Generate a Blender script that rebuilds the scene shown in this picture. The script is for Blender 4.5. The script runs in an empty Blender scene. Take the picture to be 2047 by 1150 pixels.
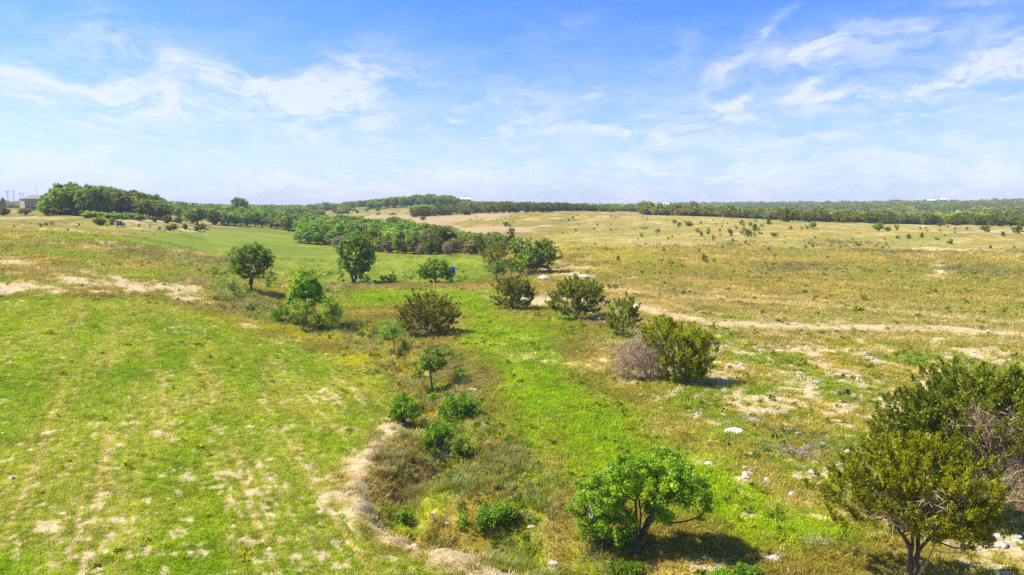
import bpy, math, random, time
import numpy as np
T0 = time.time()
C = bpy.context.scene.collection
scene = bpy.context.scene
R = math.radians

# ------------------------------------------------------------------ camera
CAM_Z = 16.0
PITCH = R(6.9)
FPX = 1365.0            # focal length in pixels of the 2047 px wide photograph
cam_d = bpy.data.cameras.new("camera")
cam = bpy.data.objects.new("camera", cam_d)
C.objects.link(cam)
cam.location = (0, 0, CAM_Z)
cam.rotation_euler = (R(90) - PITCH, 0, 0)
cam_d.sensor_width = 36.0
cam_d.lens = 36.0 * FPX / 2047.0
cam_d.clip_end = 30000
cam_d.clip_start = 0.2
scene.camera = cam

# ------------------------------------------------------------------ light
SUN_EL, SUN_AZ = R(54), R(-84)     # azimuth measured from +Y towards +X: the sun stands to the side, a little ahead
sx, sy, sz = math.sin(SUN_AZ) * math.cos(SUN_EL), math.cos(SUN_AZ) * math.cos(SUN_EL), math.sin(SUN_EL)
sun_d = bpy.data.lights.new("sun", 'SUN')
sun_d.energy = 4.15
sun_d.angle = R(0.53)
sun_d.color = (1.0, 0.95, 0.84)
sun = bpy.data.objects.new("sun", sun_d)
C.objects.link(sun)
sun.location = (-60, 0, 90)
from mathutils import Vector
sun.rotation_euler = Vector((-sx, -sy, -sz)).to_track_quat('-Z', 'Y').to_euler()

scene.view_settings.view_transform = 'Standard'
scene.view_settings.look = 'None'
scene.view_settings.exposure = 1.03
scene.view_settings.gamma = 1.0
scene.view_settings.use_curve_mapping = False
scene.cycles.use_denoising = False
scene.cycles.max_bounces = 6
scene.cycles.diffuse_bounces = 3
scene.cycles.glossy_bounces = 1
scene.cycles.transmission_bounces = 3
scene.cycles.volume_bounces = 0
scene.cycles.transparent_max_bounces = 6
scene.cycles.sample_clamp_indirect = 4.0

def pix_dir(u, v):
    x = (u - 1023.5) / FPX
    y = (575.0 - v) / FPX
    cp, sp = math.cos(PITCH), math.sin(PITCH)
    d = np.array([x, cp + y * sp, -sp + y * cp])
    return d / np.linalg.norm(d)

def pix_ang(u, v):
    d = pix_dir(u, v)
    return math.atan2(d[0], d[1]), math.asin(d[2])

world = bpy.data.worlds.new("World")
scene.world = world
world.use_nodes = True
wn, wl = world.node_tree.nodes, world.node_tree.links
for n in list(wn):
    wn.remove(n)

class NT:
    """small helper for math in node trees"""
    def __init__(s, nodes, links):
        s.n, s.l = nodes, links
    def put(s, sock, v):
        if hasattr(v, 'is_linked') or hasattr(v, 'links'):
            s.l.new(v, sock)
        else:
            sock.default_value = v
    def m(s, op, a, b=None, c=None, clamp=False):
        n = s.n.new('ShaderNodeMath'); n.operation = op; n.use_clamp = clamp
        s.put(n.inputs[0], a)
        if b is not None: s.put(n.inputs[1], b)
        if c is not None: s.put(n.inputs[2], c)
        return n.outputs[0]
    def xyz(s, x, y, z=0.0):
        n = s.n.new('ShaderNodeCombineXYZ')
        for k, v in enumerate((x, y, z)): s.put(n.inputs[k], v)
        return n.outputs[0]
    def noise(s, vec, scale, detail=4, rough=0.55, dist=0.0):
        n = s.n.new('ShaderNodeTexNoise')
        if vec is not None: s.l.new(vec, n.inputs['Vector'])
        n.inputs['Scale'].default_value = scale
        n.inputs['Detail'].default_value = detail
        n.inputs['Roughness'].default_value = rough
        n.inputs['Distortion'].default_value = dist
        return n.outputs['Fac']
    def rng(s, v, a, b, c=0.0, d=1.0, smooth=True):
        n = s.n.new('ShaderNodeMapRange')
        if smooth: n.interpolation_type = 'SMOOTHSTEP'
        s.put(n.inputs[0], v)
        for k, q in enumerate((a, b, c, d)): s.put(n.inputs[k + 1], q)
        return n.outputs[0]
    def mix(s, f, a, b, mode='MIX'):
        n = s.n.new('ShaderNodeMix'); n.data_type = 'RGBA'; n.blend_type = mode
        s.put(n.inputs[0], f); s.put(n.inputs[6], a); s.put(n.inputs[7], b)
        return n.outputs[2]

W = NT(wn, wl)
tc = wn.new('ShaderNodeTexCoord')
sep = wn.new('ShaderNodeSeparateXYZ'); wl.new(tc.outputs['Generated'], sep.inputs[0])
SX, SY, SZ = sep.outputs
sky = wn.new('ShaderNodeTexSky')
sky.sky_type = 'NISHITA'; sky.sun_disc = False
sky.sun_elevation = SUN_EL; sky.sun_rotation = SUN_AZ
sky.altitude = 300; sky.air_density = 1.0; sky.dust_density = 1.2; sky.ozone_density = 3.0
az = W.m('ARCTAN2', SX, SY)
el = W.m('ARCSINE', SZ)
# warp the coordinates so that the cirrus banks get ragged, combed edges
cvec = W.xyz(az, W.m('MULTIPLY', el, 1.7))
w1 = W.noise(cvec, 5.0, 5, 0.6)
w2 = W.noise(W.xyz(W.m('ADD', az, 7.3), W.m('MULTIPLY', el, 1.5)), 6.0, 5, 0.6)
azw = W.m('ADD', az, W.m('MULTIPLY', W.m('SUBTRACT', w1, 0.5), 0.16))
elw = W.m('ADD', el, W.m('MULTIPLY', W.m('SUBTRACT', w2, 0.5), 0.085))
# (u, v, half length px, half thickness px, tilt deg anticlockwise, strength)
BANKS = [(110, 170, 170, 26, -8, .75), (290, 190, 150, 22, -6, .7), (520, 165, 130, 22, -10, .6), (690, 170, 95, 52, 25, .62),
         (610, 205, 110, 24, -16, .72), (625, 245, 30, 24, -40, .7), (770, 150, 70, 12, -6, .45), (330, 105, 160, 40, -15, .33), (20, 115, 90, 24, -20, .36), (420, 170, 260, 50, -5, .28),
         (215, 45, 40, 25, -50, .2), (1110, 50, 60, 26, 15, .3), (1060, 205, 55, 30, -20, .55), (1035, 250, 40, 14, 25, .6), (905, 243, 18, 5, 0, .6), (945, 213, 40, 6, 12, .4),
         (1188, 186, 20, 7, 18, .8), (1455, 115, 70, 22, 32, .75), (1545, 55, 32, 9, 48, .8), (1330, 110, 60, 16, 40, .28), (1640, 98, 60, 22, 8, .95), (1740, 78, 150, 26, 8, .55),
         (1950, 60, 150, 40, 12, .35), (1640, 165, 65, 10, 18, .85), (1450, 200, 60, 9, 14, .7), (1680, 195, 220, 22, 9, .62), (1860, 170, 110, 18, 14, .75), (1990, 115, 110, 16, 12, .7),
         (1330, 235, 170, 24, 8, .5), (1270, 268, 60, 16, -5, .42), (1800, 240, 260, 3.2, 9, .35), (1030, 302, 40, 6, 4, .35), (1560, 292, 110, 3, 8, .25), (230, 262, 90, 3, -11, .4), (1500, 345, 400, 14, 2, .25), (1000, 345, 330, 12, 1, .3)]
tot = None
for (u, v, ra, rb, tilt, amp) in BANKS:
    a0, e0 = pix_ang(u, v)
    k = math.cos(e0)
    ca, sa = math.cos(R(tilt)), math.sin(R(tilt))
    thin = rb < 8
    X = W.m('MULTIPLY', W.m('SUBTRACT', az if thin else azw, a0), k)
    Y = W.m('SUBTRACT', el if thin else elw, e0)
    p = W.m('ADD', W.m('MULTIPLY', X, ca * FPX / ra), W.m('MULTIPLY', Y, sa * FPX / ra))
    q = W.m('ADD', W.m('MULTIPLY', X, -sa * FPX / rb), W.m('MULTIPLY', Y, ca * FPX / rb))
    r2 = W.m('ADD', W.m('MULTIPLY', p, p), W.m('MULTIPLY', q, q))
    g = W.m('MULTIPLY', W.m('EXPONENT', W.m('MULTIPLY', r2, -0.9)), amp * .70)
    tot = g if tot is None else W.m('ADD', tot, g)
# fine combed streaks in the banks
mp = wn.new('ShaderNodeMapping'); wl.new(W.xyz(azw, elw), mp.inputs[0])
mp.inputs['Rotation'].default_value = (0, 0, R(-14)); mp.inputs['Scale'].default_value = (9, 34, 1)
s1 = W.noise(mp.outputs[0], 1.0, 8, 0.62, 0.6)
mp2 = wn.new('ShaderNodeMapping'); wl.new(W.xyz(azw, elw), mp2.inputs[0])
mp2.inputs['Rotation'].default_value = (0, 0, R(24)); mp2.inputs['Scale'].default_value = (12, 30, 1)
s2 = W.noise(mp2.outputs[0], 1.3, 8, 0.65, 0.8)
streak = W.rng(W.m('ADD', W.m('MULTIPLY', s1, 0.55), W.m('MULTIPLY', s2, 0.45)), 0.37, 0.64)
veil_n = W.rng(W.noise(W.xyz(W.m('MULTIPLY', az, 1.2), W.m('MULTIPLY', el, 4.5)), 2.2, 6, 0.6, 0.5), 0.42, 0.75)
cl = W.m('MULTIPLY', tot, W.m('ADD', 0.08, W.m('MULTIPLY', streak, 1.12)))
cl = W.m('ADD', cl, W.m('MULTIPLY', veil_n, W.m('ADD', 0.05, W.m('MULTIPLY', streak, 0.06))))
low = W.rng(el, 0.30, 0.0, 0.0, 0.80)
cl = W.m('ADD', cl, W.m('MULTIPLY', low, W.m('ADD', 0.5, W.m('MULTIPLY', streak, 0.5))))
cl = W.m('MULTIPLY', cl, W.rng(el, -0.02, 0.0))
cl = W.m('MINIMUM', W.m('MULTIPLY', cl, 0.84), 0.74)
hsv = wn.new('ShaderNodeHueSaturation'); wl.new(sky.outputs[0], hsv.inputs['Color'])
hsv.inputs['Saturation'].default_value = 1.25; hsv.inputs['Value'].default_value = 1.0
SKYGAIN = wn.new('ShaderNodeMix'); SKYGAIN.data_type = 'RGBA'; SKYGAIN.blend_type = 'MULTIPLY'; SKYGAIN.inputs[0].default_value = 1.0
wl.new(hsv.outputs[0], SKYGAIN.inputs[6]); SKYGAIN.inputs[7].default_value = (0.55, 0.72, 1.08, 1)
skc = W.mix(cl, SKYGAIN.outputs[2], (4.75, 4.75, 5.7, 1))
bg = wn.new('ShaderNodeBackground'); wl.new(skc, bg.inputs[0]); bg.inputs[1].default_value = 0.102
wo = wn.new('ShaderNodeOutputWorld'); wl.new(bg.outputs[0], wo.inputs[0])

# ------------------------------------------------------------------ numeric helpers
def smooth(a, b, x):
    t = np.clip((x - a) / (b - a), 0, 1)
    return t * t * (3 - 2 * t)

def _hash(ix, iy, seed):
    h = (ix.astype(np.int64) * 374761393 + iy.astype(np.int64) * 668265263 + seed * 1442695041) & 0xffffffff
    h = ((h ^ (h >> 13)) * 1274126177) & 0xffffffff
    h = (h ^ (h >> 16)) & 0xffffffff
    return h.astype(np.float64) / 4294967295.0

def vnoise(x, y, seed):
    ix, iy = np.floor(x), np.floor(y)
    fx, fy = x - ix, y - iy
    fx = fx * fx * (3 - 2 * fx); fy = fy * fy * (3 - 2 * fy)
    a = _hash(ix, iy, seed); b = _hash(ix + 1, iy, seed); c = _hash(ix, iy + 1, seed); d = _hash(ix + 1, iy + 1, seed)
    return (a + (b - a) * fx) * (1 - fy) + (c + (d - c) * fx) * fy

def fbm(x, y, size, octv=4, seed=0, gain=0.55):
    """0..1, mean 0.5; size = wavelength of the coarsest octave in metres"""
    out = np.zeros_like(x); amp = 1.0; tot = 0.0; s = 1.0 / size
    for k in range(octv):
        c, q = math.cos(0.6 * k + seed), math.sin(0.6 * k + seed)
        out += amp * vnoise((x * c - y * q) * s + 17.1 * k, (x * q + y * c) * s + 9.7 * k, seed * 13 + k)
        tot += amp; amp *= gain; s *= 2.03
    return np.clip((out / tot - 0.5) * 1.6 + 0.5, 0, 1)

# ------------------------------------------------------------------ terrain profile: azimuth columns x distance
DD = np.array([0, 30, 60, 90, 120, 160, 200, 250, 300, 400, 500, 650, 800, 1100, 1500, 2200, 3500, 8000], float)
ZT = {
    0:    [0, 0, 0, 1.5, 4, 7, 9, 10.8, 12, 12.7, 12.9, 12.9, 12.5, 12.5, 13, 14, 14, 14],
    250:  [0, 0, 0, 1.2, 3.2, 5.8, 7.6, 9.3, 10.8, 12, 12, 12, 12, 12, 12, 13, 13, 13],
    450:  [0, 0, -.2, .3, 1.5, 2.4, 3, 3.4, 4.2, 5.6, 6.2, 6.5, 7, 7, 6, 5, 5, 5],
    600:  [0, 0, -.4, -.4, 0, .3, .5, .6, 1, 2, 4, 6, 6, 5, 3, 1, 0, 0],
    750:  [0, 0, -.4, -.4, -.2, 0, 0, 0, .6, 2.6, 5, 9, 15, 14, 4, 1, 0, 0],
    870:  [0, 0, -.4, -.4, -.1, 0, .2, .5, 1.5, 4.5, 7.5, 12.5, 17.5, 16, 6, 3, 2, 2],
    1000: [0, 0, -.2, -.1, .1, .4, .9, 1.9, 3.4, 7, 10.5, 11.5, 12, 11, 8, 6, 5, 5],
    1200: [0, 0, 0, .2, .7, 1.4, 2.2, 3.6, 5.4, 9, 11.6, 11, 8, 8, 9, 8, 7, 7],
    1400: [0, 0, .1, .5, 1, 2, 3, 4.6, 6.5, 9, 9, 5, 3, 6, 11, 13, 13, 12],
    1600: [0, 0, .2, .6, 1.2, 2.2, 3.4, 5.2, 7, 7.6, 5, 1, 3, 9, 14, 14, 13, 12],
    1850: [0, 0, .2, .6, 1.2, 2.2, 3.5, 5.3, 6.9, 6.3, 3, 1, 4, 11, 16, 15, 13, 12],
    2100: [0, 0, .2, .6, 1.2, 2.3, 3.7, 5.6, 7.1, 6.5, 4, 3, 6, 13, 19, 17, 14, 12],
}
_us = sorted(ZT)
_azk = np.array([math.atan((u - 1023.5) / FPX) for u in _us])
NA, NR = 721, 400
_azg = np.linspace(-math.pi, math.pi, NA)
_lr = np.linspace(math.log(4), math.log(8000), NR)
_cols = np.array([np.interp(np.exp(_lr), DD, ZT[u]) for u in _us])
_mean = _cols.mean(0)
_G = np.zeros((NA, NR))
for i, a in enumerate(_azg):
    t = np.interp(a, _azk, np.arange(len(_azk)))
    k = min(int(t), len(_azk) - 2); f = t - k; f = f * f * (3 - 2 * f)
    row = _cols[k] * (1 - f) + _cols[k + 1] * f
    w = float(smooth(R(50), R(110), abs(a)))
    _G[i] = row * (1 - w) + _mean * w
def _blur(a, n, axis):
    k = np.exp(-np.linspace(-2, 2, 2 * n + 1) ** 2); k /= k.sum()
    pad = [(0, 0), (0, 0)]; pad[axis] = (n, n)
    b = np.pad(a, pad, mode='wrap' if axis == 0 else 'edge')
    return np.apply_along_axis(lambda v: np.convolve(v, k, 'valid'), axis, b)
_G = _blur(_blur(_G, 6, 0), 7, 1)

def base_h(x, y):
    x = np.asarray(x, float); y = np.asarray(y, float)
    r = np.maximum(np.hypot(x, y), 4.0); a = np.arctan2(x, y)
    i = np.clip((a + math.pi) / (2 * math.pi) * (NA - 1), 0, NA - 1.001)
    j = np.clip((np.log(r) - _lr[0]) / (_lr[1] - _lr[0]), 0, NR - 1.001)
    i0 = i.astype(int); j0 = j.astype(int); fi = i - i0; fj = j - j0
    h = (_G[i0, j0] * (1 - fi) + _G[i0 + 1, j0] * fi) * (1 - fj) + (_G[i0, j0 + 1] * (1 - fi) + _G[i0 + 1, j0 + 1] * fi) * fj
    far = smooth(60, 220, r)
    h = h + (fbm(x, y, 55, 3, 3) - 0.5) * 1.1 * far + (fbm(x, y, 9, 3, 5) - 0.5) * (0.28 + 0.25 * far)
    return h

def march(fn, u, v):
    d = pix_dir(u, v)
    t = np.exp(np.linspace(math.log(12), math.log(9000), 2600))
    p = np.array([0, 0, CAM_Z])[None] + t[:, None] * d[None]
    under = p[:, 2] < fn(p[:, 0], p[:, 1])
    k = int(np.argmax(under)) if under.any() else len(t) - 1
    if k == 0: return p[0]
    a = p[k - 1]; b = p[k]
    for _ in range(12):
        c = (a + b) / 2
        if c[2] < fn(c[0:1], c[1:2])[0]: b = c
        else: a = c
    return b

def bp(u, v):
    return march(base_h, u, v)[:2]
def line_w(px):
    return np.array([bp(u, v) for u, v in px])

def dist_line(x, y, P):
    """distance to a polyline and running parameter"""
    best = np.full(x.shape, 1e9)
    for a, b in zip(P[:-1], P[1:]):
        d = b - a; L = float(d @ d) + 1e-9
        t = np.clip(((x - a[0]) * d[0] + (y - a[1]) * d[1]) / L, 0, 1)
        best = np.minimum(best, np.hypot(x - a[0] - t * d[0], y - a[1] - t * d[1]))
    return best

def sdf(x, y, P):
    """signed distance to a polygon, positive inside"""
    dd = dist_line(x, y, np.vstack([P, P[:1]]))
    ins = np.zeros(x.shape, bool)
    Q = np.roll(P, -1, axis=0)
    for (ax, ay), (bx, by) in zip(P, Q):
        c = (ay > y) != (by > y)
        with np.errstate(divide='ignore', invalid='ignore'):
            xi = (bx - ax) * (y - ay) / (by - ay) + ax
        ins ^= c & (x < xi)
    return np.where(ins, dd, -dd)

GULLY = line_w([(560, 606), (640, 640), (700, 655), (745, 672), (790, 700), (825, 740), (868, 790), (888, 850), (890, 900), (850, 945), (800, 975), (815, 1030), (880, 1055), (980, 1070), (1090, 1105), (1230, 1150)])
RIM = line_w([(795, 835), (775, 865), (745, 895), (715, 940), (712, 1000), (770, 1040), (850, 1078), (920, 1112), (1010, 1150), (1100, 1190)])
def ground_h(x, y):
    x = np.asarray(x, float); y = np.asarray(y, float)
    h = base_h(x, y)
    m = (x > -60) & (x < 25) & (y > 18) & (y < 150)
    if m.any():
        xm, ym = x[m], y[m]
        dg = dist_line(xm, ym, GULLY) + (fbm(xm, ym, 3, 3, 11) - .5) * 1.8
        h[m] -= 1.25 * np.exp(-(dg / 1.4) ** 2) + 0.35 * np.exp(-(dg / 4.5) ** 2)
        dr = dist_line(xm, ym, RIM)
        h[m] += 0.22 * np.exp(-(dr / 0.8) ** 2) * (0.4 + fbm(xm, ym, 1.6, 3, 12))
    n = (np.hypot(x, y) < 130)
    if n.any():
        xm, ym = x[n], y[n]
        h[n] += (fbm(xm, ym, 1.1, 3, 21) - .5) * 0.13
    return h
def pt(u, v):
    return march(ground_h, u, v)
def ptd(u, d):
    a, _ = pix_ang(u, 410)
    x, y = d * math.sin(a), d * math.cos(a)
    return np.array([x, y, float(ground_h(np.array([x]), np.array([y]))[0])])

# ------------------------------------------------------------------ meshes and properties
def mesh(name, V, F, mats=(), smooth_f=False, attrs=None, mat_idx=None):
    V = np.asarray(V, np.float32); F = np.asarray(F, np.int32)
    me = bpy.data.meshes.new(name)
    me.vertices.add(len(V)); me.vertices.foreach_set('co', V.ravel())
    k = F.shape[1]
    me.loops.add(F.size); me.loops.foreach_set('vertex_index', F.ravel())
    me.polygons.add(len(F))
    me.polygons.foreach_set('loop_start', np.arange(0, F.size, k, dtype=np.int32))
    if smooth_f: me.polygons.foreach_set('use_smooth', np.ones(len(F), bool))
    if mat_idx is not None: me.polygons.foreach_set('material_index', np.asarray(mat_idx, np.int32))
    for m in mats: me.materials.append(m)
    for nm, (ty, dat) in (attrs or {}).items():
        at = me.attributes.new(nm, ty, 'POINT')
        key = 'color' if 'COLOR' in ty else ('vector' if 'VECTOR' in ty else 'value')
        at.data.foreach_set(key, np.asarray(dat).ravel().astype(np.int32 if ty == 'INT' else np.float32))
    me.update(calc_edges=True); me.validate()
    return me

def ob(name, me, parent=None, loc=(0, 0, 0), rot=(0, 0, 0), scl=(1, 1, 1), **props):
    o = bpy.data.objects.new(name, me)
    C.objects.link(o)
    o.parent = parent; o.location = [float(q) for q in loc]; o.rotation_euler = rot; o.scale = scl
    for k, v in props.items(): o[k] = v
    return o

class MB:
    """collects boxes and prisms for one part"""
    def __init__(s): s.V = []; s.F = []
    def hexa(s, pts):
        b = len(s.V); s.V += [tuple(p) for p in pts]
        s.F += [(b, b + 3, b + 2, b + 1), (b + 4, b + 5, b + 6, b + 7)] + [(b + i, b + (i + 1) % 4, b + 4 + (i + 1) % 4, b + 4 + i) for i in range(4)]
    def box(s, x0, x1, y0, y1, z0, z1):
        s.hexa([(x0, y0, z0), (x1, y0, z0), (x1, y1, z0), (x0, y1, z0), (x0, y0, z1), (x1, y0, z1), (x1, y1, z1), (x0, y1, z1)])
    def cyl(s, p, q, r0, r1, n=8):
        p, q = Vector(p), Vector(q); d = (q - p).normalized(); a = d.orthogonal().normalized(); c = d.cross(a)
        b = len(s.V)
        for P, r in ((p, r0), (q, r1)):
            for k in range(n):
                t = 2 * math.pi * k / n; s.V.append(tuple(P + (a * math.cos(t) + c * math.sin(t)) * r))
        for k in range(n): s.F.append((b + k, b + (k + 1) % n, b + n + (k + 1) % n, b + n + k))
        s.F.append(tuple(b + n - 1 - k for k in range(n))); s.F.append(tuple(b + n + k for k in range(n)))
    def build(s, name, mat, parent=None, **kw):
        me = bpy.data.meshes.new(name); me.from_pydata(s.V, [], s.F); me.materials.append(mat); me.update()
        return ob(name, me, parent, **kw)

def srgb(r, g, b):
    c = np.array([r, g, b], float) / 255.0
    return np.where(c <= 0.04045, c / 12.92, ((c + 0.055) / 1.055) ** 2.4)
KALB = 0.60
def alb0(r, g, b, k=KALB):
    return srgb(r, g, b) * k
def alb(r, g, b, k=KALB):
    return srgb(r, g, b) * k * np.array([1.22, 1.08, .72])
# ------------------------------------------------------------------ materials
def new_mat(name):
    m = bpy.data.materials.new(name); m.use_nodes = True
    nt = m.node_tree
    for n in list(nt.nodes): nt.nodes.remove(n)
    out = nt.nodes.new('ShaderNodeOutputMaterial')
    return m, NT(nt.nodes, nt.links), out

def v4(c): return (float(c[0]), float(c[1]), float(c[2]), 1.0)

def plain(name, c, rough=0.7, metal=0.0, var=0.15, scale=6.0, bump=0.0):
    m, N, out = new_mat(name)
    tcn = N.n.new('ShaderNodeTexCoord')
    nz = N.noise(tcn.outputs['Object'], scale, 5, 0.6)
    c = np.asarray(c, float)
    col = N.mix(N.rng(nz, .3, .7), v4(c * (1 - var)), v4(np.minimum(c * (1 + var), 0.95)))
    b = N.n.new('ShaderNodeBsdfPrincipled'); N.l.new(col, b.inputs['Base Color'])
    b.inputs['Roughness'].default_value = rough; b.inputs['Metallic'].default_value = metal
    if bump:
        bp_ = N.n.new('ShaderNodeBump'); bp_.inputs['Strength'].default_value = bump; bp_.inputs['Distance'].default_value = .05
        N.l.new(nz, bp_.inputs['Height']); N.l.new(bp_.outputs[0], b.inputs['Normal'])
    N.l.new(b.outputs[0], out.inputs[0])
    return m

def leaf_mat(name, dark, mid, light, transl=0.28, clump=0.9, rough=0.55):
    """foliage: every leaf its own tone, whole sprays leaning older or younger"""
    m, N, out = new_mat(name)
    tcn = N.n.new('ShaderNodeTexCoord'); geo = N.n.new('ShaderNodeNewGeometry'); oi = N.n.new('ShaderNodeObjectInfo')
    G_ = np.array([1.66, 1.68, 1.35]); dark, mid, light = dark * G_, mid * G_, light * G_
    rnd = geo.outputs['Random Per Island']
    nz = N.noise(tcn.outputs['Object'], clump, 3, 0.6)
    f = N.m('ADD', N.m('MULTIPLY', rnd, 0.55), N.m('MULTIPLY', N.rng(nz, .3, .7), 0.45))
    a = N.mix(N.rng(f, 0.0, 0.5, smooth=False), v4(dark), v4(mid))
    c = N.mix(N.rng(f, 0.5, 1.0, smooth=False), a, v4(light))
    hs = N.n.new('ShaderNodeHueSaturation'); N.l.new(c, hs.inputs['Color'])
    N.l.new(N.rng(oi.outputs['Random'], 0, 1, 0.74, 1.28, False), hs.inputs['Value'])
    N.l.new(N.rng(N.m('FRACT', N.m('MULTIPLY', oi.outputs['Random'], 7.31)), 0, 1, 0.496, 0.518, False), hs.inputs['Hue'])
    b = N.n.new('ShaderNodeBsdfPrincipled'); N.l.new(hs.outputs[0], b.inputs['Base Color'])
    b.inputs['Roughness'].default_value = rough; b.inputs['Specular IOR Level'].default_value = 0.3
    t = N.n.new('ShaderNodeBsdfTranslucent')
    tc_ = N.mix(1.0, hs.outputs[0], (1.3, 1.25, 0.6, 1), 'MULTIPLY')
    N.l.new(tc_, t.inputs[0])
    mx = N.n.new('ShaderNodeMixShader'); mx.inputs[0].default_value = transl
    N.l.new(b.outputs[0], mx.inputs[1]); N.l.new(t.outputs[0], mx.inputs[2]); N.l.new(mx.outputs[0], out.inputs[0])
    return m

M = {}
M['juniper'] = leaf_mat('juniper_foliage', alb(66, 76, 14), alb(114, 126, 28), alb(166, 172, 62), .4)
M['juniper_bright'] = leaf_mat('young_juniper_foliage', alb(92, 102, 12), alb(154, 164, 28), alb(204, 210, 72), .45, 1.2)
M['juniper_brown'] = leaf_mat('bronze_juniper_foliage', alb(94, 98, 38), alb(140, 140, 60), alb(184, 180, 98), .4)
M['oak'] = leaf_mat('oak_foliage', alb(58, 86, 22), alb(110, 140, 44), alb(170, 190, 90), .34, .6)
M['elm'] = leaf_mat('elm_foliage', alb(54, 86, 12), alb(116, 152, 26), alb(190, 212, 84), .42, .6)
M['lime'] = leaf_mat('lime_foliage', alb(70, 108, 12), alb(112, 150, 24), alb(160, 190, 60), .42, .6)
M['mesquite'] = leaf_mat('mesquite_foliage', alb(104, 132, 46), alb(144, 168, 66), alb(184, 198, 106), .36, .6)
M['grey_leaf'] = leaf_mat('grey_green_foliage', alb(84, 98, 50), alb(120, 132, 68), alb(152, 158, 98), .28, .5)
M['bark'] = plain('bark', (0.085, 0.06, 0.042), .9, var=.4, scale=9, bump=.6)
M['grey_bark'] = plain('weathered_bark', (0.26, 0.225, 0.19), .9, var=.3, scale=9, bump=.5)
M['pale_bark'] = plain('pale_bark', (0.36, 0.33, 0.29), .9, var=.3, scale=9, bump=.5)
M['brushy'] = leaf_mat('brown_brush', alb(104, 88, 66), alb(138, 118, 92), alb(168, 150, 120), .2, .7)
M['twig'] = plain('dead_twig', (0.46, 0.32, 0.20), .95, var=.35, scale=3)
M['stone'] = plain('limestone', (0.46, 0.41, 0.33), .9, var=.34, scale=5, bump=.5)
M['grey_stone'] = plain('lichened_limestone', (0.38, 0.34, 0.28), .9, var=.25, scale=5, bump=.5)
M['char'] = plain('charred_wood', (0.012, 0.011, 0.010), .8, var=.3)

# ground
gm, N, out = new_mat('ground_cover')
at = N.n.new('ShaderNodeAttribute'); at.attribute_name = 'cover'
gr = N.n.new('ShaderNodeAttribute'); gr.attribute_name = 'grain'
tcn = N.n.new('ShaderNodeTexCoord'); P_ = tcn.outputs['Object']
n1 = N.noise(P_, 2.2, 6, 0.65)
n2 = N.noise(P_, 9.0, 5, 0.7)
n3 = N.noise(P_, 0.35, 6, 0.7, 0.3)
val = N.m('ADD', N.m('MULTIPLY', n1, .42), N.m('ADD', N.m('MULTIPLY', n2, .33), N.m('MULTIPLY', n3, .25)))
gain = N.rng(val, 0.36, 0.64, 0.50, 1.42, False)
gain = N.m('ADD', 1.0, N.m('MULTIPLY', N.m('SUBTRACT', gain, 1.0), gr.outputs['Fac']))
colr = N.mix(1.0, at.outputs['Color'], N.xyz(gain, gain, gain), 'MULTIPLY')
spk = N.n.new('ShaderNodeAttribute'); spk.attribute_name = 'speck'
ns = N.noise(P_, 1.5, 7, 0.74, 0.2)
th = N.m('SUBTRACT', 0.72, N.m('MULTIPLY', spk.outputs['Fac'], 0.2))
sm = N.rng(N.m('SUBTRACT', ns, th), -0.02, 0.05)
colr = N.mix(N.m('MULTIPLY', sm, N.m('MINIMUM', N.m('MULTIPLY', spk.outputs['Fac'], 3.0), 0.85)), colr, v4(alb0(236, 216, 168)))
hs = N.n.new('ShaderNodeHueSaturation'); N.l.new(colr, hs.inputs['Color'])
N.l.new(N.rng(n1, .3, .7, .488, .512, False), hs.inputs['Hue'])
N.l.new(N.rng(n2, .3, .7, 1.12, .9, False), hs.inputs['Saturation'])
b = N.n.new('ShaderNodeBsdfPrincipled'); N.l.new(hs.outputs[0], b.inputs['Base Color'])
b.inputs['Roughness'].default_value = .95; b.inputs['Specular IOR Level'].default_value = .1
bu = N.n.new('ShaderNodeBump'); bu.inputs['Strength'].default_value = .7; bu.inputs['Distance'].default_value = .12
N.l.new(val, bu.inputs['Height']); N.l.new(bu.outputs[0], b.inputs['Normal'])
N.l.new(b.outputs[0], out.inputs[0])
M['ground'] = gm

# grass blades take the tone of the sward they grow in
def tuft_mat(name, gain, tip):
    m, N, out = new_mat(name)
    a = N.n.new('ShaderNodeAttribute'); a.attribute_type = 'INSTANCER'; a.attribute_name = 'tint'
    geo = N.n.new('ShaderNodeNewGeometry')
    k = N.rng(geo.outputs['Random Per Island'], 0, 1, gain[0], gain[1], False)
    c = N.mix(1.0, a.outputs['Color'], N.xyz(k, k, k), 'MULTIPLY')
    b = N.n.new('ShaderNodeBsdfPrincipled'); N.l.new(c, b.inputs['Base Color']); b.inputs['Roughness'].default_value = .7
    b.inputs['Specular IOR Level'].default_value = .2
    t = N.n.new('ShaderNodeBsdfTranslucent'); N.l.new(c, t.inputs[0])
    mx = N.n.new('ShaderNodeMixShader'); mx.inputs[0].default_value = tip
    N.l.new(b.outputs[0], mx.inputs[1]); N.l.new(t.outputs[0], mx.inputs[2]); N.l.new(mx.outputs[0], out.inputs[0])
    return m
M['blade'] = tuft_mat('grass_blade', (1.05, 1.95), .42)
M['leafy'] = tuft_mat('weed_leaf', (.9, 1.8), .42)

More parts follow.
